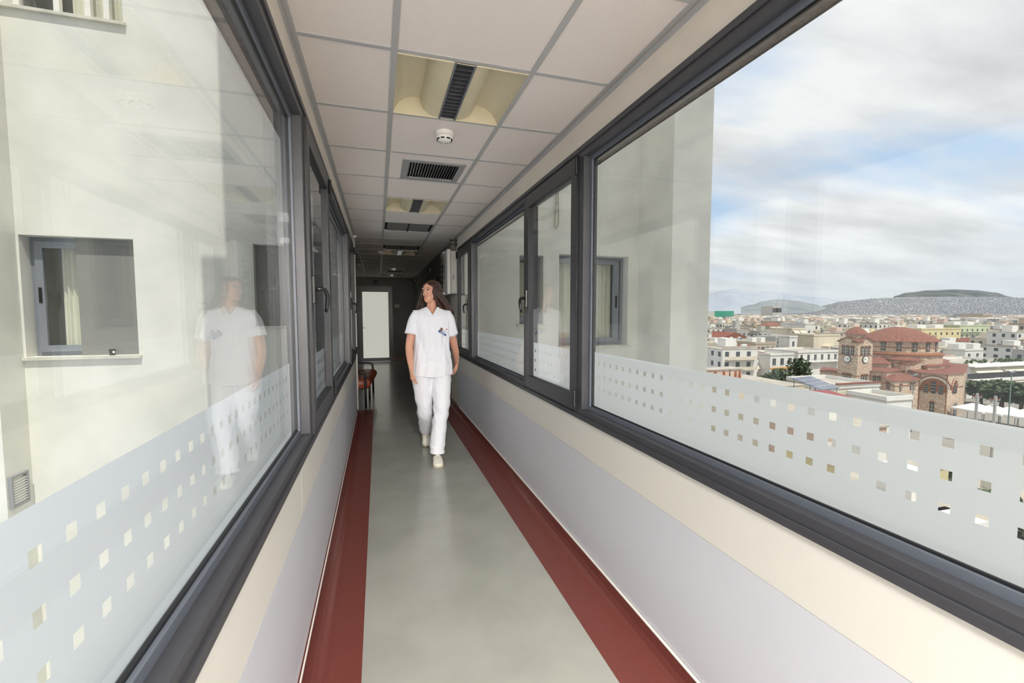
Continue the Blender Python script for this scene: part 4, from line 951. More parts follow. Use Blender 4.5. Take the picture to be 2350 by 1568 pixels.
q.tube([(-3.4,1.5,-2.2),(-1.2,-1.5,-.8)], .04, 6).tube([(1.2,1.5,-2.2),(3.3,-1.5,-.8)], .04, 6).build('steel_stand', CM['rail'], o)
bldg('building',1800,1990,916,70,9,'cream','low building whose roof carries the solar array',extra=None)
# red sheet roof and white annex in front of the church
o = empty('shed_roof', at(1905,905,62), 'red sheet-metal sloping roof in front of the church annex', 'building', rz=ANG-.35); zt = o.location.z-GZ; o.location.z = GZ
MB().add([(-2.6,1.2,zt+.35),(.6,1.4,zt+.35),(3.0,-.9,zt-.45),(.4,-1.4,zt-.5),(-2.6,1.2,zt+.28),(.6,1.4,zt+.28),(3.0,-.9,zt-.52),(.4,-1.4,zt-.57)],[(0,3,2,1),(4,5,6,7),(0,1,5,4),(1,2,6,5),(2,3,7,6),(3,0,4,7)]).build('roof', CM['redroof'], o)
MB().prism([(-2.3,1.0),(.5,-1.1),(2.7,-.8),(.5,1.2)], 0, zt-.55).build('walls', CM['white'], o)
def annex(o, W, D, zt):
    MB().box(-.2,-.3,zt+.7,W+.2,.25,zt+.95).build('tile_coping', CM['tilesr'], o); MB().box(W*.72,-.08,zt-6,W*.80,.02,zt-2.5).build('dark_door', CM['winglass'], o)
bldg('annex_building',1922,2018,893,74,10,'white','white annex wall with a red tile coping in front of the church tower',extra=annex)
bldg('annex_building',2034,2093,922,66,6,'white','plain white box-like annex in front of the church, right of the tiled annex')
bldg('apartment_building',2115,2205,757,230,16,'yellow','long pale yellow apartment block right behind the church dome',wins=(7,3,1.1,1.3,1.6),extra=both)
bldg('apartment_building',2112,2150,772,205,8,'ochre','small ochre house with an orange balcony beside the dome',balc=1,wins=(2,1,1.2,1.8,.8))
bldg('apartment_building',2203,2272,749,240,16,'green','pale green apartment block right of the yellow one',wins=(6,3,1.0,1.3,1.6),balc=2,extra=both)
bldg('building',2130,2228,800,170,10,'cream','low cream flat-roofed building with a small roof garden, right of the dome',wins=(5,1,.9,1.3,.9),extra=both)
bldg('building',2215,2290,806,165,12,'white','cluttered flat-roofed white building above the awning block',extra=both,wins=(4,1,1.2,1.2,1))
bldg('building',2130,2190,822,150,8,'pink','pinkish low building behind the church apse',wins=(3,1,1.2,1.5,.8),extra=tanks)
bldg('house',2285,2345,778,210,10,'cream','house with a terracotta roof near the right edge',roof='hip')
def garden(o, W, D, zt):
    rg_ = random.Random(5); q = MB()
    for i in range(60): x, y, z = rg_.uniform(.3,W-.3), rg_.uniform(.2,1.6), zt+.7+rg_.uniform(0,.8); q.ell((x,y,z), rg_.uniform(.2,.5), .3, rg_.uniform(.15,.4), 6, 4)
    q.build('roof_plants', CM['leaf'], o)
    MB().box(-.2,-1.5,zt-3.9,W+.2,-.1,zt-3.2).box(-.2,-1.5,zt-.1,W+.2,0,zt+.15).build('balcony_band', CM['white'], o)
    MB().box(0,-.08,zt-3.2,W,.0,zt-1.9).box(0,-.08,zt-7.0,W,.0,zt-4.6).build('shaded_opening', CM['winglass'], o)
bldg('apartment_building',2222,2356,842,112,14,'white','long white apartment block with large cream awnings and roof plants, right of the church',awn=2,extra=garden)
bldg('office_tower',2233,2254,721,800,30,'grey','grey slab tower on the skyline at the right',wins=(5,3,4,1.2,3))
bldg('office_tower',2256,2277,721,780,30,'tan','tan slab tower next to the grey slab tower on the right skyline',wins=(5,3,4,1.2,3))
bldg('office_tower',1774,1793,703,1500,50,'grey','hazy dark twin tower standing alone below the hills',wins=(4,5,12,3,6))
bldg('scaffolded_building',1640,1683,715,900,30,'white','building wrapped in green netting on the far left skyline',extra=lambda o,W,D,zt: MB().box(-.5,-1,0,W+.5,-.5,zt+1).build('green_netting', CM['net'], o))
bldg('warehouse',2170,2262,738,420,60,'grey','long low dark warehouse beyond the pale green block')
bldg('warehouse',2280,2350,742,400,50,'grey','second low dark warehouse near the right edge')

# ---- the church
CD = 103.0
cp = at(2000, 800, CD); ch = empty('church', (cp.x, cp.y, GZ), 'stone Byzantine church with a large red tiled dome and a clock tower', 'church'); CC = ch.location
def W2(px, d): p = at(px, 800, d); return (p.x-CC.x, p.y-CC.y)
def Zp(px, py, d): return at(px, py, d).z-GZ
def cpart(nm, q, m, par=ch, smooth=False): return q.build(nm, CM[m], par, smooth=smooth)
def Pt(px, d): return Vector(W2(px, d)+(0,))
Av, Bv = Vector((A_.x, A_.y, 0)), Vector((B_.x, B_.y, 0))
def block(nm, corner, wa, wb, z0, z1, m='stone'):        # wa: length along A_ (away, left face), wb: along B_
    c = corner; P = [c, c+Bv*wb, c+Bv*wb+Av*wa, c+Av*wa]
    return cpart(nm, MB().prism([(p.x,p.y) for p in P], z0, z1), m), P
def arched(q, p, u, n, w, h, z, off=.06, seg=8, th=None):      # arched panel centred at p (sill z), u along the wall, n outwards
    pts = [(-w/2,0),(w/2,0),(w/2,h-w/2)]+[(w/2*math.cos(t), h-w/2+w/2*math.sin(t)) for t in [math.pi*i/seg for i in range(1,seg)]]+[(-w/2,h-w/2)]
    f_ = [p+u*x+n*off+Vector((0,0,z+y)) for x, y in pts]; b_ = [v-n*(off+.05) for v in f_]; k = len(pts)
    q.add(f_+b_, [tuple(range(k))]+[(i,(i+1)%k+0,(i+1)%k+k,i+k) for i in range(k)][::1])
def archband(q, p, u, n, w, h, z, t, off=.12, seg=10):          # semicircular moulding over a window
    R0, R1 = w/2, w/2+t; P = []
    for i in range(seg+1):
        a = math.pi*i/seg; c_, s_ = math.cos(a), math.sin(a); b0 = Vector((0,0,z+h-w/2))
        P.append([p+u*(R0*c_)+n*off+b0+Vector((0,0,R0*s_)), p+u*(R1*c_)+n*off+b0+Vector((0,0,R1*s_)), p+u*(R1*c_)+b0+Vector((0,0,R1*s_)), p+u*(R0*c_)+b0+Vector((0,0,R0*s_))])
    q.rings(P)
def win_group(p, u, n, k, w, h, z, gap, nm='window', base=ch):
    for i in range(k):
        c = p+u*((i-(k-1)/2)*(w+gap)); q = MB(); arched(q, c, u, n, w, h, z); g = q.build(nm, CM['cwin'], base)
        q = MB(); archband(q, c, u, n, w, h, z, .16); q.build('brick_arch', CM['brick'], g)
        q = MB(); q.add([tuple(c+u*(-.03)+n*.1+Vector((0,0,z))), tuple(c+u*.03+n*.1+Vector((0,0,z))), tuple(c+u*.03+n*.1+Vector((0,0,z+h*.9))), tuple(c-u*.03+n*.1+Vector((0,0,z+h*.9)))],[(0,1,2,3)])
        for t in (.3,.6): q.add([tuple(c+u*(-w/2)+n*.1+Vector((0,0,z+h*t))), tuple(c+u*(w/2)+n*.1+Vector((0,0,z+h*t))), tuple(c+u*(w/2)+n*.1+Vector((0,0,z+h*t+.06))), tuple(c-u*(w/2)+n*.1+Vector((0,0,z+h*t+.06)))],[(0,1,2,3)])
        q.build('window_bars', CM['ctrim'], g)
# tower
tc_ = Pt(1969, 96); s_ = 4.35; zt = Zp(1969, 787, 96)
tw, TP_ = block('tower', tc_, s_, s_, 0, zt)
nl, nr = -Bv, -Av            # outward normals of the left (facing along A_) and right faces
faceL = (tc_+Av*(s_/2), Av, nl); faceR = (tc_+Bv*(s_/2), Bv, nr)
for (c, u, n) in (faceL, faceR):
    zb = Zp(1969, 816, 96); hh = Zp(1969, 799, 96)-zb+.35
    win_group(c, u, n, 3, .72, hh, zb, .30)
    zb2 = Zp(1969, 876, 96); win_group(c, u, n, 3, .5, 1.5, zb2, .18)
    # gable pediment
    q = MB(); g0 = c-u*(s_/2+.25); g1 = c+u*(s_/2+.25); t0 = c
    for w_, m_ in ((0, 'stone'),):
        q.add([tuple(g0+n*.02+Vector((0,0,zt))), tuple(g1+n*.02+Vector((0,0,zt))), tuple(t0+n*.02+Vector((0,0,zt+1.1))), tuple(g0-n*.9+Vector((0,0,zt))), tuple(g1-n*.9+Vector((0,0,zt))), tuple(t0-n*.9+Vector((0,0,zt+1.1)))], [(0,1,2),(3,5,4),(0,2,5,3),(1,4,5,2)])
    pd = q.build('pediment', CM['stone'], ch)
    q = MB()
    for a, b2 in ((g0, t0), (t0, g1)):
        za, zb_ = (zt, zt+1.1) if a is g0 else (zt+1.1, zt)
        q.add([tuple(a+n*.3+Vector((0,0,za))), tuple(b2+n*.3+Vector((0,0,zb_))), tuple(b2+n*.3+Vector((0,0,zb_+.22))), tuple(a+n*.3+Vector((0,0,za+.22))), tuple(a-n*1.4+Vector((0,0,za))), tuple(b2-n*1.4+Vector((0,0,zb_))), tuple(b2-n*1.4+Vector((0,0,zb_+.22))), tuple(a-n*1.4+Vector((0,0,za+.22)))], [(0,1,2,3),(7,6,5,4),(3,2,6,7),(0,4,5,1),(0,3,7,4),(1,5,6,2)])
    q.build('pediment_tiles', CM['ctile'], pd)
    # clock
    zc = Zp(1969, 826, 96); q = MB(); N_ = 24; cc = c+n*.10+Vector((0,0,zc))
    q.rings([[cc+u*(.82*math.cos(a))+Vector((0,0,.82*math.sin(a)))+n*o_ for a in [2*math.pi*i/N_ for i in range(N_)]] for o_ in (-.08,.06)]); ck = q.build('clock', M['black'], ch)
    q = MB(); q.rings([[cc+u*(.70*math.cos(a))+Vector((0,0,.70*math.sin(a)))+n*o_ for a in [2*math.pi*i/N_ for i in range(N_)]] for o_ in (.0,.10)]); q.build('clock_face', M['white'], ck)
    q = MB()
    for ang_, L_ in ((195, .42), (145, .55)):
        a = math.radians(ang_); d_ = u*math.cos(a)+Vector((0,0,math.sin(a))); s2 = u*-math.sin(a)+Vector((0,0,math.cos(a)))
        q.add([tuple(cc+n*.12-s2*.05), tuple(cc+n*.12+s2*.05), tuple(cc+n*.12+d_*L_+s2*.03), tuple(cc+n*.12+d_*L_-s2*.03)], [(0,1,2,3)])
    q.build('clock_hands', M['black'], ck)
    q = MB(); z = zb+hh*.62
    for zz in (zb-.15+0, zb2+1.1):
        q.add([tuple(c-u*(s_/2)+n*.06+Vector((0,0,zz))), tuple(c+u*(s_/2)+n*.06+Vector((0,0,zz))), tuple(c+u*(s_/2)+n*.06+Vector((0,0,zz+.14))), tuple(c-u*(s_/2)+n*.06+Vector((0,0,zz+.14)))], [(0,1,2,3)])
    q.build('brick_band', CM['brick'], ch)
def dome(nm, c, r, z0, h, ribs, m='ctile', eave=.25, flat=1.0):
    q = MB(); R = []; n_ = max(24, ribs*2)
    for i in range(13):
        t = i/12; rr = (r+eave)*(1-t) if i < 12 else .02; z = z0+h*(1-(1-t)**1.75)
        ring = []
        for j in range(n_): a = 2*math.pi*j/n_; k = 1+(.022 if j % 2 else 0); ring.append((c.x+rr*k*math.cos(a), c.y+rr*k*math.sin(a), z))
        R.append(ring)
    q.rings([[(c.x+r*math.cos(2*math.pi*j/n_), c.y+r*math.sin(2*math.pi*j/n_), z0-.05) for j in range(n_)]]+R)
    return cpart(nm, q, m, smooth=False)
tcen = tc_+Av*(s_/2)+Bv*(s_/2)
cpart('tower_drum', MB().lathe((tcen.x,tcen.y,0), [(1.85,zt),(1.85,zt+1.9)], 8), 'stone')
dome('tower_dome', tcen, 2.05, zt+1.75, 1.75, 16)
# main drum and dome
dc = Pt(2058, 108); zd0 = Zp(2058, 812, 104); zd1 = Zp(2058, 783, 104); Rd = 7.3
cpart('drum', MB().lathe((dc.x,dc.y,0), [(Rd,zd0-6),(Rd,zd1)], 32), 'stone')
cpart('drum_base', MB().lathe((dc.x,dc.y,0), [(Rd+1.0,zd0-11),(Rd+1.0,zd0-.1),(Rd+.6,zd0+.25),(Rd,zd0+.3)], 16), 'stone')
cpart('drum_cornice', MB().lathe((dc.x,dc.y,0), [(Rd,zd0-.15),(Rd+1.25,zd0-.15),(Rd+1.25,zd0+.1),(Rd,zd0+.4)], 32), 'brick')
cpart('drum_string_course', MB().lathe((dc.x,dc.y,0), [(Rd,zd0+1.5),(Rd+.1,zd0+1.5),(Rd+.1,zd0+1.7),(Rd,zd0+1.7)], 32), 'brick')
dome('main_dome', dc, Rd, zd1, Zp(2058,750,108)-zd1, 40, eave=.55)
tocam = Vector((-CC.x, -CC.y, 0))-dc; a0 = math.atan2(tocam.y, tocam.x)
for k in range(-3, 4):
    a = a0+k*math.radians(22.5)+.05; n = Vector((math.cos(a), math.sin(a), 0)); u = Vector((-math.sin(a), math.cos(a), 0))
    win_group(dc+n*Rd, u, n, 1, .95, 2.1, zd0+.75, 0)
q = MB(); zc = Zp(2058, 750, 108)
q.lathe((dc.x,dc.y,0), [(.9,zc-.25),(.9,zc+.1),(.3,zc+.3),(.15,zc+.9)], 12); cr_ = q.build('dome_finial', CM['ctrim'], ch)
uu = _rh; q = MB()
for (x0,z0_,x1,z1_) in ((-.11,.6,.11,2.5),(-.55,1.6,.55,1.85)):
    P = [Vector((dc.x,dc.y,zc))+uu*x+Vector((0,0,z)) for x,z in ((x0,z0_),(x1,z0_),(x1,z1_),(x0,z1_))]
    q.add([tuple(p-_fh*.1) for p in P]+[tuple(p+_fh*.1) for p in P], [(0,1,2,3),(7,6,5,4),(0,4,5,1),(1,5,6,2),(2,6,7,3),(3,7,4,0)])
q.build('cross', CM['tank'], cr_)
# body: polygon blocks with hipped roofs, given by plan corners
def volume(nm, P, ze, apex, m='stone', rise=None):
    P = [Vector(p) for p in P]
    o = cpart(nm, MB().prism([(p.x,p.y) for p in P], 0, ze), m)
    cen = sum(P, Vector())/len(P); q = MB(); n_ = len(P)
    e = [(p+(p-cen).normalized()*.45)+Vector((0,0,ze)) for p in P]; ap = [Vector(a) for a in apex]
    k = len(ap)
    if k == 1: q.add(e+ap, [(i,(i+1)%n_,n_) for i in range(n_)]+[tuple(range(n_-1,-1,-1))])
    else:      # each eave corner goes to the nearest ridge point
        near = [min(range(k), key=lambda j: (ap[j]-p).length) for p in e]
        fs = []
        for i in range(n_):
            j = (i+1) % n_
            fs.append((i,j,n_+near[i]) if near[i] == near[j] else (i,j,n_+near[j],n_+near[i]))
        q.add(e+ap, fs+[tuple(range(n_-1,-1,-1))])
    q.build(nm+'_roof', CM['ctile'], o); return o
def V(px, d): return Pt(px, d)
def AP(px, py, d): p = Pt(px, d); return Vector((p.x, p.y, Zp(px, py, d)))
# upper left half-dome, lower left aisle, upper right and the wide apse on the right, centre porch
volume('upper_transept', [V(1992,101),V(2044,99),V(2056,104),V(2046,112),V(2000,112)], Zp(2020,834,100), [AP(2017,817,104)])
volume('left_aisle', [V(1990,98),V(2038,94.5),V(2076,98.5),V(2070,110),V(1996,110)], Zp(2040,852,96), [AP(2016,838,102),AP(2046,842,104)])
volume('upper_apse', [V(2100,103),V(2132,98),V(2164,99),V(2180,104),V(2170,114),V(2110,114)], Zp(2140,839,100), [AP(2128,822,106)])
ap_ = [V(2082,100),V(2114,93.5),V(2180,90),V(2216,93.5),V(2222,108),V(2100,114)]
volume('apse', ap_, Zp(2150,857,92), [AP(2130,841,104),AP(2176,842,102)])
po = [V(2028,95),V(2058,90),V(2112,91.5),V(2116,99),V(2034,99)]
volume('side_porch', po, Zp(2070,873,91), [AP(2060,858,95),AP(2090,858,96)])
volume('nave_core', [V(1996,106),V(2060,102),V(2140,104),V(2180,112),V(2120,124),V(2030,126)], Zp(2060,836,104), [AP(2070,826,112)])
volume('rear_left_wing', [V(1884,104),V(1925,101),V(1928,108),V(1890,112)], Zp(1905,854,102), [AP(1908,847,106)])
for i, (px, py, d_, w_) in enumerate([(2076,826,101,3.3),(2081,835,99.5,1.9)]):
    c = Pt(px, d_); z = Zp(px, py+1, d_-2)
    q = MB(); q.rings([[(c.x+w_*r_*math.cos(a), c.y+w_*r_*math.sin(a), z+hh) for a in [2*math.pi*j/12 for j in range(12)]] for r_, hh in ((1,-.1),(1,0),(.5,.5),(.05,.75))]); cpart('small_conch', q, 'ctile')
    cpart('small_conch_wall', MB().lathe((c.x,c.y,0), [(w_*.9,z-8),(w_*.9,z)], 12), 'stone')
def wall_frame(P, i):           # middle, direction and outward normal of side i
    a, b2 = P[i], P[i+1]; u = (b2-a).normalized(); n = Vector((u.y, -u.x, 0)); 
    if n.dot(-(a+CC*0)-Vector((CC.x,CC.y,0))) < 0: n = -n
    return a, b2, u, n
def big_arch(P, i, t, w, zb, zt_, side):
    a, b2, u, n = wall_frame(P, i); c = a.lerp(b2, t); h = zt_-zb
    q = MB(); arched(q, c, u, n, w, h, zb, off=.05, seg=14); g = q.build('arch_panel', CM['brick'], ch)
    q = MB(); archband(q, c, u, n, w, h, zb, w*.10, off=.16, seg=14); q.build('arch_moulding', CM['ctrim'], g)
    q = MB(); archband(q, c, u, n, w*1.2, h+w*.1, zb, w*.05, off=.14, seg=14); q.build('arch_moulding', CM['brick'], g)
    ww = w*.17
    for dx, hh in ((-w*.27, h*.60), (0, h*.88), (w*.27, h*.60)):
        q = MB(); arched(q, c+u*dx, u, n, ww, hh, zb-.3, off=.10); g2 = q.build('window', CM['cwin'], ch)
        q = MB(); 
        for tt in (.25,.5,.75): 
            z = zb-.3+hh*tt; q.add([tuple(c+u*(dx-ww/2)+n*.14+Vector((0,0,z))), tuple(c+u*(dx+ww/2)+n*.14+Vector((0,0,z))), tuple(c+u*(dx+ww/2)+n*.14+Vector((0,0,z+.07))), tuple(c+u*(dx-ww/2)+n*.14+Vector((0,0,z+.07)))],[(0,1,2,3)])
        q.build('window_bars', CM['ctrim'], g2)
big_arch(ap_, 1, .52, 4.3, Zp(2150,900,91.5), Zp(2150,869,91.5), 0)
big_arch(ap_, 2, .45, 2.6, Zp(2200,900,91.5), Zp(2200,872,91.5), 0)
for (P, i, t, k, w, py) in [(po,0,.5,2,.6,896),(po,1,.25,1,.5,897),(po,1,.75,2,.5,895)]:
    a, b2, u, n = wall_frame(P, i); zz = Zp((2050 if i == 0 else 2085), py, 91); win_group(a.lerp(b2,t), u, n, k, w, 1.5, zz, .25)
for (P, i, pxm) in [(ap_,0,2100),(ap_,1,2150),(ap_,2,2198),(po,0,2045),(po,1,2085)]:
    a, b2, u, n = wall_frame(P, i); q = MB(); zz = Zp(pxm, 890 if P is ap_ else 884, 92)
    q.add([tuple(a+n*.07+Vector((0,0,zz))), tuple(b2+n*.07+Vector((0,0,zz))), tuple(b2+n*.07+Vector((0,0,zz+.18))), tuple(a+n*.07+Vector((0,0,zz+.18)))], [(0,1,2,3)]); q.build('brick_band', CM['brick'], ch)
al = [V(1990,98),V(2038,94.5)]; a, b2, u, n = wall_frame(al, 0); win_group(a.lerp(b2,.55), u, n, 2, .6, 1.7, Zp(2008,881,96), .25)
a, b2, u, n = wall_frame(ap_, 1); win_group(a.lerp(b2,.5), u, n, 1, .7, 2.2, Zp(2148,946,91.5), 0)
a, b2, u, n = wall_frame(ap_, 2); q = MB(); c = a.lerp(b2,.55); arched(q, c, u, n, 1.5, 2.9, .2, off=.1); q.build('side_door', CM['rail'], ch)
for t_ in (.02,.98):
    a, b2, u, n = wall_frame(ap_, 1); c = a.lerp(b2,t_)+n*.12; MB().tube([tuple(c+Vector((0,0,.1))), tuple(c+Vector((0,0,Zp(2150,858,92))))], .08, 6).build('drainpipe', CM['brick'], ch)

# ---- trees, canopies, poles
def tree(px, py, d, h, w, lab, group='trees in the city', base_z=GZ, seed=1):
    p = at(px, py, d); rg_ = random.Random(seed); o = empty('tree', (p.x, p.y, base_z), lab, 'tree', group)
    MB().tube([(0,0,0),(.1,0,h*.35),(0,.1,h*.62)], [w*.06,w*.045,w*.02], 8).build('trunk', CM['bark'], o)
    q = MB()
    for i in range(900):
        a = rg_.uniform(0,6.283); t = rg_.uniform(-1,1); r_ = rg_.random()**.4; s2 = math.sqrt(1-t*t)
        k = 1+.28*math.sin(a*3+seed)+.2*math.sin(t*5+a*2)
        c = Vector((math.cos(a)*s2*w/2*r_*k, math.sin(a)*s2*w/2*r_*k, h*.64+t*h*.36*r_)); sz = w*rg_.uniform(.035,.07)
        u = Vector((rg_.uniform(-1,1),rg_.uniform(-1,1),rg_.uniform(-.6,.6))).normalized(); v = u.cross(Vector((rg_.uniform(-1,1),rg_.uniform(-1,1),1))).normalized()
        q.add([c-u*sz-v*sz*.6, c+u*sz-v*sz*.6, c+u*sz+v*sz*.6, c-u*sz+v*sz*.6], [(0,1,2,3)])
    q.build('foliage', CM['leaf'], o); return o
t1 = tree(2252,910,104,6.0,6.0,'bushy tree before the awning block, just right of the church',seed=2)
tree(2300,905,98,7.0,8.0,'largest dark tree before the awning block at the right',seed=5)
tree(2345,910,95,6.6,7,'dark tree at the right edge before the awning block',seed=8)
tree(1788,860,118,7.2,6,'round tree below the white building with the orange stripe',seed=11)
tree(1762,862,120,5.5,4.5,'small tree left of the tree below the orange stripe',seed=12)
tree(1835,850,128,9,6,'dark tree in front of the long balcony building',seed=13)
tree(1680,850,138,5.5,5,'sparse bush in front of the yellow house',seed=14)
tree(1805,868,112,5.0,5,'low bush behind the railing of the roof terrace',seed=15)
for i, (px, py, d, w, lab) in enumerate([(2238,930,88,5.2,'white market canopy nearest to the church'),(2278,934,86,5.2,'white market canopy, second from the church'),(2318,938,84,5.2,'white market canopy beside the green lamp post'),(2352,938,82,5,'white market canopy at the right edge')]):
    p = at(px, py, d); o = empty('market_canopy', (p.x, p.y, GZ), lab, 'canopy', 'white market canopies', rz=ANG); zz = 2.6
    MB().add([(-w/2,-w/2,zz),(w/2,-w/2,zz),(w/2,w/2,zz),(-w/2,w/2,zz),(0,0,zz+1.3),(-w/2,-w/2,zz-.35),(w/2,-w/2,zz-.35),(w/2,w/2,zz-.35),(-w/2,w/2,zz-.35)],[(0,1,4),(1,2,4),(2,3,4),(3,0,4),(0,5,6,1),(1,6,7,2),(2,7,8,3),(3,8,5,0)]).build('canvas', CM['canvas'], o)
    for sx in (-1,1):
        for sy in (-1,1): MB().tube([(sx*w*.48,sy*w*.48,0),(sx*w*.48,sy*w*.48,zz)], .05, 6).build('post', CM['rail'], o)
def post(px, d, py0, lab, arm=True, m='pole', r=.11):
    p = at(px, py0, d); o = empty('lamp_post', (p.x, p.y, GZ), lab, 'lamp post', rz=ANG); h = p.z-GZ
    MB().tube([(0,0,0),(0,0,h)], [r, r*.6], 8).build('pole', CM[m], o); MB().tube([(0,0,0),(0,0,.9)], r*2, 8).build('base', CM['rail'], o)
    if arm:
        for s2 in (-1,1): MB().add([(0,-.15,h+.05),(s2*.9,-.15,h+.3),(s2*.9,.15,h+.3),(0,.15,h+.05),(0,-.15,h-.1),(s2*.9,-.15,h+.12),(s2*.9,.15,h+.12),(0,.15,h-.1)],[(0,1,2,3),(7,6,5,4),(0,4,5,1),(1,5,6,2),(2,6,7,3),(3,7,4,0)]).build('lamp_head', CM['rail'], o)
post(2322,70,855,'tall green-grey street lamp at the right, over the market canopies')
post(2097,80,862,'dark street lamp standing in front of the church porch', r=.08, m='rail')
def upole(px, d, py0, lab):
    p = at(px, py0, d); o = empty('utility_pole', (p.x, p.y, GZ), lab, 'utility pole', rz=ANG); h = p.z-GZ
    MB().tube([(0,0,0),(0,0,h)], .17, 8).build('pole', CM['grey'], o); MB().box(-1.0,-.06,h-.7,1.0,.06,h-.55).box(-.7,-.06,h-1.4,.7,.06,h-1.28).build('crossarm', CM['rail'], o)
    q = MB()
    for x in (-.9,-.45,.45,.9): q.tube([(x,0,h-.55),(x,0,h-.3)], .06, 6)
    q.build('insulators', CM['rust'], o)
upole(2243,62,903,'grey utility pole right of the church')
upole(2285,60,909,'second grey utility pole, nearer the street lamp')

# ---- apartment blocks filling the city: ten kinds, copied one by one
rg = random.Random(21); protos = []
KIND = [('white','white apartment block with dark windows'),('cream','cream apartment block with dark windows'),('yellow','pale yellow apartment block'),('pink','pinkish apartment block'),('tan','tan apartment block'),
        ('grey','light grey apartment block'),('white','white block with a terracotta hipped roof'),('cream','cream block with a terracotta hipped roof'),('ochre','ochre block with a stair hut'),('white','low white block with roof huts')]
FM = {k: facade_mat('city_'+k, c) for k, c in dict(white=(230,228,222),cream=(218,208,188),yellow=(222,210,170),pink=(212,190,176),tan=(190,174,154),grey=(182,180,176),ochre=(204,184,142)).items()}
for i, (m, lab) in enumerate(KIND):
    w, dp, h = rg.uniform(9.5,12.5), rg.uniform(8,11), [15,13,12,14,16,13,10,9,11,8][i]
    o = empty('apartment_block', (0,0,GZ), None, 'building')
    MB().box(-w/2,-dp/2,0,w/2,dp/2,h).build('walls', FM[m], o)
    if i in (6,7):
        MB().add([(-w/2-.5,-dp/2-.5,h),(w/2+.5,-dp/2-.5,h),(w/2+.5,dp/2+.5,h),(-w/2-.5,dp/2+.5,h),(-w*.2,0,h+2.2),(w*.2,0,h+2.2)],[(0,1,5,4),(1,2,5),(2,3,4,5),(3,0,4),(3,2,1,0)]).build('roof', CM['tilesr'], o)
    else:
        q = MB().box(-w/2-.1,-dp/2-.1,h,w/2+.1,dp/2+.1,h+.15); q.box(-w/2,-dp/2,h+.15,w/2,-dp/2+.2,h+.9).box(-w/2,dp/2-.2,h+.15,w/2,dp/2,h+.9); q.build('roof_slab', CM['roofslab'], o)
        MB().box(-w*.15,-dp*.1,h+.15,w*.15,dp*.25,h+2.9).build('stair_hut', CM[m], o)
        for k in range(3): x, y = rg.uniform(-w*.4,w*.35), rg.choice((-dp*.3,dp*.35)); MB().box(x,y,h+.15,x+1.3,y+.8,h+1.3).build('roof_tank', CM['tank'] if k else CM['rail'], o)
    q = MB()
    for k in range(1, int(h/3)): q.box(-w*.42,-dp/2-1.1,3*k,w*.42,-dp/2,3*k+.18).box(-w*.42,-dp/2-1.1,3*k+.18,w*.42,-dp/2-1.0,3*k+.95)
    q.build('balconies', CM['white'] if i % 3 else CM['cream'], o)
    protos.append((o, lab))
keep = list(PLOTS)        # plots taken by the buildings placed above (ahead, right)
keep.append((Vector((CC.x, CC.y))+Vector((B_.x,B_.y))*11+Vector((A_.x,A_.y))*5, 30))
spots = []; row = 0; a_ = 112.0
while a_ < 1500:
    step = 15.0*(1+a_/1500); b_ = -a_*.3
    while b_ < a_*1.35:
        w = A_*0; d = a_+rg.uniform(-2,2); x = b_
        P = _fh*d+_rh*(d*.80)+B_*(x-a_*.42)
        dd = P.dot(_fh); aa = P.dot(_rh)
        if dd > 105 and .40 < aa/dd < 1.30: spots.append((P, row))
        b_ += rg.uniform(13.5, 18)*(1+a_/3500)
    a_ += step; row += 1
spots = [sp for sp in spots if all((Vector((sp[0].x,sp[0].y))-k).length > r_ for k, r_ in keep)]
spots.sort(key=lambda s_: s_[0].length)
near, far = spots[:290], spots[290:]
def zone(P):
    L = P.length; t = math.atan2(P.dot(_rh), P.dot(_fh)); px = 1175+F*math.tan(t)
    return ('in the near rows' if L < 230 else 'in the middle rows' if L < 420 else 'in the far rows')+(', left of the church' if px < 1915 else ', behind the church' if px < 2150 else ', right of the church')
used = [False]*10
for P, r_ in near:
    k = rg.choice((0,0,0,1,1,2,3,4,5,5,6,7,8,9,9,9)); src, lab = protos[k]
    o = src if not used[k] else copy_tree(src)
    used[k] = True; L_ = P.length
    o.location = (P.x, P.y, GZ-(0 if L_ > 260 else 0)); o.rotation_euler.z = ANG+rg.choice((0,0,math.pi/2,math.pi,.08,-.1))
    s_ = rg.uniform(.82,1.08)*(.80 if L_ < 240 else 1); o.scale = (rg.uniform(.85,1.1), rg.uniform(.85,1.1), s_)
    o['label'] = lab+' '+zone(P); o['group'] = 'blocks: '+lab+' '+zone(P); o['category'] = 'building'
q = MB(); q2 = MB(); rg2 = random.Random(4)
def fbox(q, P, w, dp, h, ang, z0=GZ):
    c, s_ = math.cos(ang), math.sin(ang); C_ = [(P.x+x*c-y*s_, P.y+x*s_+y*c) for x, y in ((-w/2,-dp/2),(w/2,-dp/2),(w/2,dp/2),(-w/2,dp/2))]
    q.mi = rg2.randrange(5) if q is q2 else q.mi; q.prism(C_, z0, z0+h)
for P, r_ in far: fbox(q2, P, rg2.uniform(9,17), rg2.uniform(9,14), rg2.uniform(7,17), ANG+rg2.choice((0,1.57)))
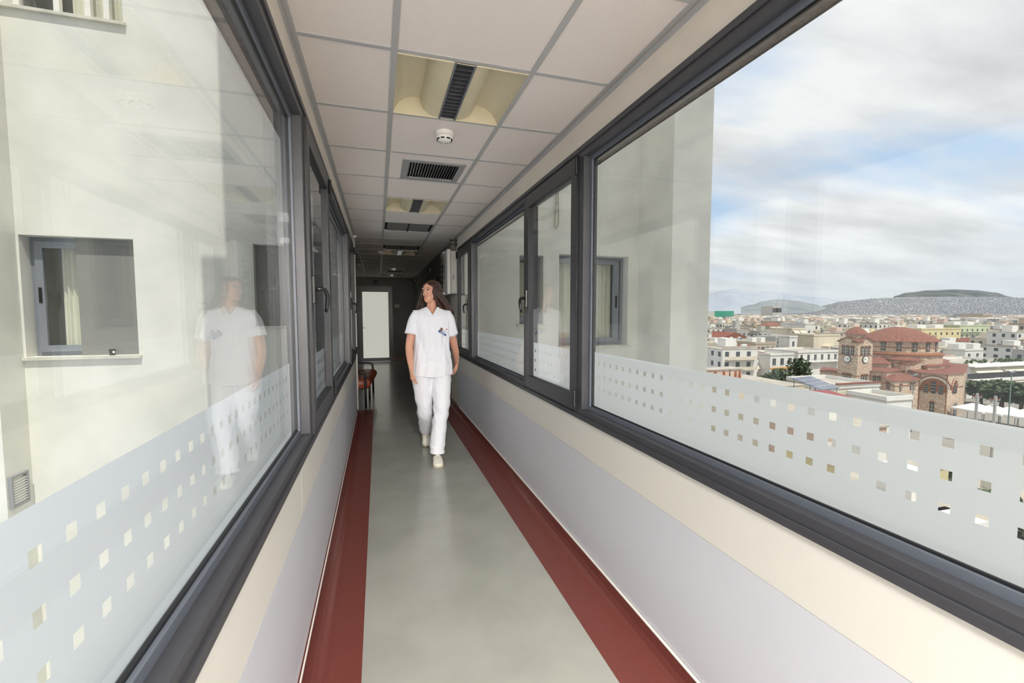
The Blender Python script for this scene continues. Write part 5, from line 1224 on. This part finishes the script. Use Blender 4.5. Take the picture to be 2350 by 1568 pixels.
# farther rows and the built-up slope
def slope_z(px, d):         # ground height of the far slope
    t = max(0, min(1, (d-2300)/2600)); prof_ = [(1500,10),(1760,14),(1860,70),(1923,150),(2000,190),(2100,205),(2250,205),(2400,195)]
    for i in range(len(prof_)-1):
        if prof_[i][0] <= px <= prof_[i+1][0]: k = (px-prof_[i][0])/(prof_[i+1][0]-prof_[i][0]); hh = prof_[i][1]*(1-k)+prof_[i+1][1]*k; return GZ+hh*t**1.15
    return GZ+(10 if px < 1600 else 195)*t**1.15
for i in range(5200):
    d = 900+1500*rg2.random()**.8; px = rg2.uniform(1560,2400); p = at(px,720,d); fbox(q2, p, rg2.uniform(12,34), rg2.uniform(10,20), rg2.uniform(6,16)*(1.0), ANG+rg2.choice((0,1.57)))
q3 = MB()
for i in range(15000):
    q3.mi = rg2.randrange(4)
    d = 2400+2400*rg2.random(); px = rg2.uniform(1560,2400); p = at(px,720,d); fbox(q3, p, rg2.uniform(6,15), rg2.uniform(6,12), rg2.uniform(5,9), ANG+rg2.choice((0,1.57)), slope_z(px,d)-3)
o = q2.build('distant_buildings', [CM['white'],CM['cream'],CM['pink'],FM['grey'],CM['white']]); tag(o, 'countless tiny pale buildings of the far city and the built-up slope below the hills', 'buildings', kind='stuff')
SM = [mat('slope_wall_%d' % i, c, .95) for i, c in enumerate([(172,173,177),(182,182,184),(164,167,173),(170,168,170)])]
tag(q3.build('slope_buildings', SM), 'countless tiny grey-white buildings covering the slope below the dark hill', 'buildings', kind='stuff')
# hills
def sheet(name, cols, rowsd, zf, m, lab):
    q = MB(); R = [[(lambda p, z: (p.x, p.y, z))(at(px,720,d), zf(px,d)) for px in cols] for d in rowsd]
    q.rings(R, cap=False, close=False); o = q.build(name, m, smooth=True); tag(o, lab, 'hill', kind='structure'); return o
cols = list(range(1480, 2460, 14))
M['slope'] = voro('city_slope', [(150,152,156),(164,166,170),(134,140,146),(176,176,178)], .03)
sheet('hill_slope', cols, [2300+200*i for i in range(14)]+[5400,6000], lambda px,d: slope_z(px,d)-1 if d <= 4900 else slope_z(px,4900)-40, M['slope'], 'gentle grey slope under the far built-up area')
def interp(pr, px):
    for i in range(len(pr)-1):
        if pr[i][0] <= px <= pr[i+1][0]: k = (px-pr[i][0])/(pr[i+1][0]-pr[i][0]); k = k*k*(3-2*k); return pr[i][1]*(1-k)+pr[i+1][1]*k
    return pr[0][1] if px < pr[0][0] else pr[-1][1]
green = [(2040,690),(2052,679),(2080,671.5),(2133,666.5),(2184,664.5),(2235,666.5),(2281,671.6),(2316,681),(2330,690)]
mount = [(1480,676),(1600,680),(1629,673),(1655,667),(1684,662.4),(1719,671),(1753,670),(1784,671),(1830,678.7),(1887,684),(1923,690),(2000,700)]
low = [(1700,705),(1722,700),(1750,692),(1775,687.5),(1790,687.5),(1830,691),(1860,697),(1900,706)]
def ridge(name, pr, d0, d1, m, lab, base=GZ, rough=1.0):
    c0, c1 = pr[0][0], pr[-1][0]; cols = [c0+(c1-c0)*i/70 for i in range(71)]; md = (d0+d1)/2
    def zf(px, d):
        t = 1-abs(d-md)/(md-d0); zz = at(px, interp(pr, px), md).z
        return base+(zz-base)*max(0,t)**.75+noise.noise(Vector((px*.03, d*.002, 0)))*rough*8*min(1,t*1.2)*(0 if t > .95 else 1)
    q = MB(); R = [[(lambda p, z: (p.x,p.y,z))(at(px,720,d0+(d1-d0)*j/16), zf(px,d0+(d1-d0)*j/16)) for px in cols] for j in range(17)]
    q.rings(R, cap=False, close=False); o = q.build(name, m, smooth=True); tag(o, lab, 'hill', kind='structure')
M['gh'] = mat('hazed_scrub_hill', (56,66,70), .95, c2=(100,102,98), scale=.006); M['mt'] = mat('hazed_bare_mountain', (150,158,170), .95, c2=(160,166,174), scale=.002); M['lh'] = mat('hazed_low_hill', (118,126,130), .95, c2=(136,140,142), scale=.005)  # distance haze is mixed into these hill colours as blue-grey
ridge('green_hill', green, 4700, 6300, M['gh'], 'dark haze-tinted scrub-covered flat-topped hill on the right horizon', base=120)
ridge('mountain_range', mount, 10500, 14500, M['mt'], 'haze-tinted pale blue-grey mountain range on the left horizon', rough=6)
ridge('low_hill', low, 3300, 4600, M['lh'], 'low haze-tinted grey hill in front of the pale mountains')
# near ground clutter below the big pane: low roofs close to the hospital
for i, (px, py, d, w, dp, h, m, lab) in enumerate([(2080,1100,34,9,7,8,'cream','cream low roof close below the right windows'),(2200,1180,30,7,6,6,'white','white low roof close below the right windows'),(1980,1050,42,10,8,8,'yellow','yellowish low block close below the right windows'),(2300,1060,40,6,5,5,'grey','grey low shed below the window at the right'),(1880,1000,52,10,8,9,'pink','pinkish low block below the right windows'),(1770,960,58,9,8,9,'cream','pale low block beside the solar array')]):
    p = at(px, py, d); o = empty('low_building', (p.x, p.y, GZ), lab, 'building', rz=ANG)
    MB().box(-w/2,-dp/2,0,w/2,dp/2,h).build('walls', CM[m], o); MB().box(-w/2-.2,-dp/2-.2,h,w/2+.2,dp/2+.2,h+.2).build('roof_slab', CM['roofslab'], o); MB().box(-w*.3,-dp*.3,h+.2,-w*.05,dp*.1,h+2.2).build('stair_hut', CM['white'], o)
tree(2290,1090,36,7,6,'green tree in the yard close below the right windows',seed=31)
tree(2150,1010,48,6,5,'small green tree in the yard below the church',seed=33)
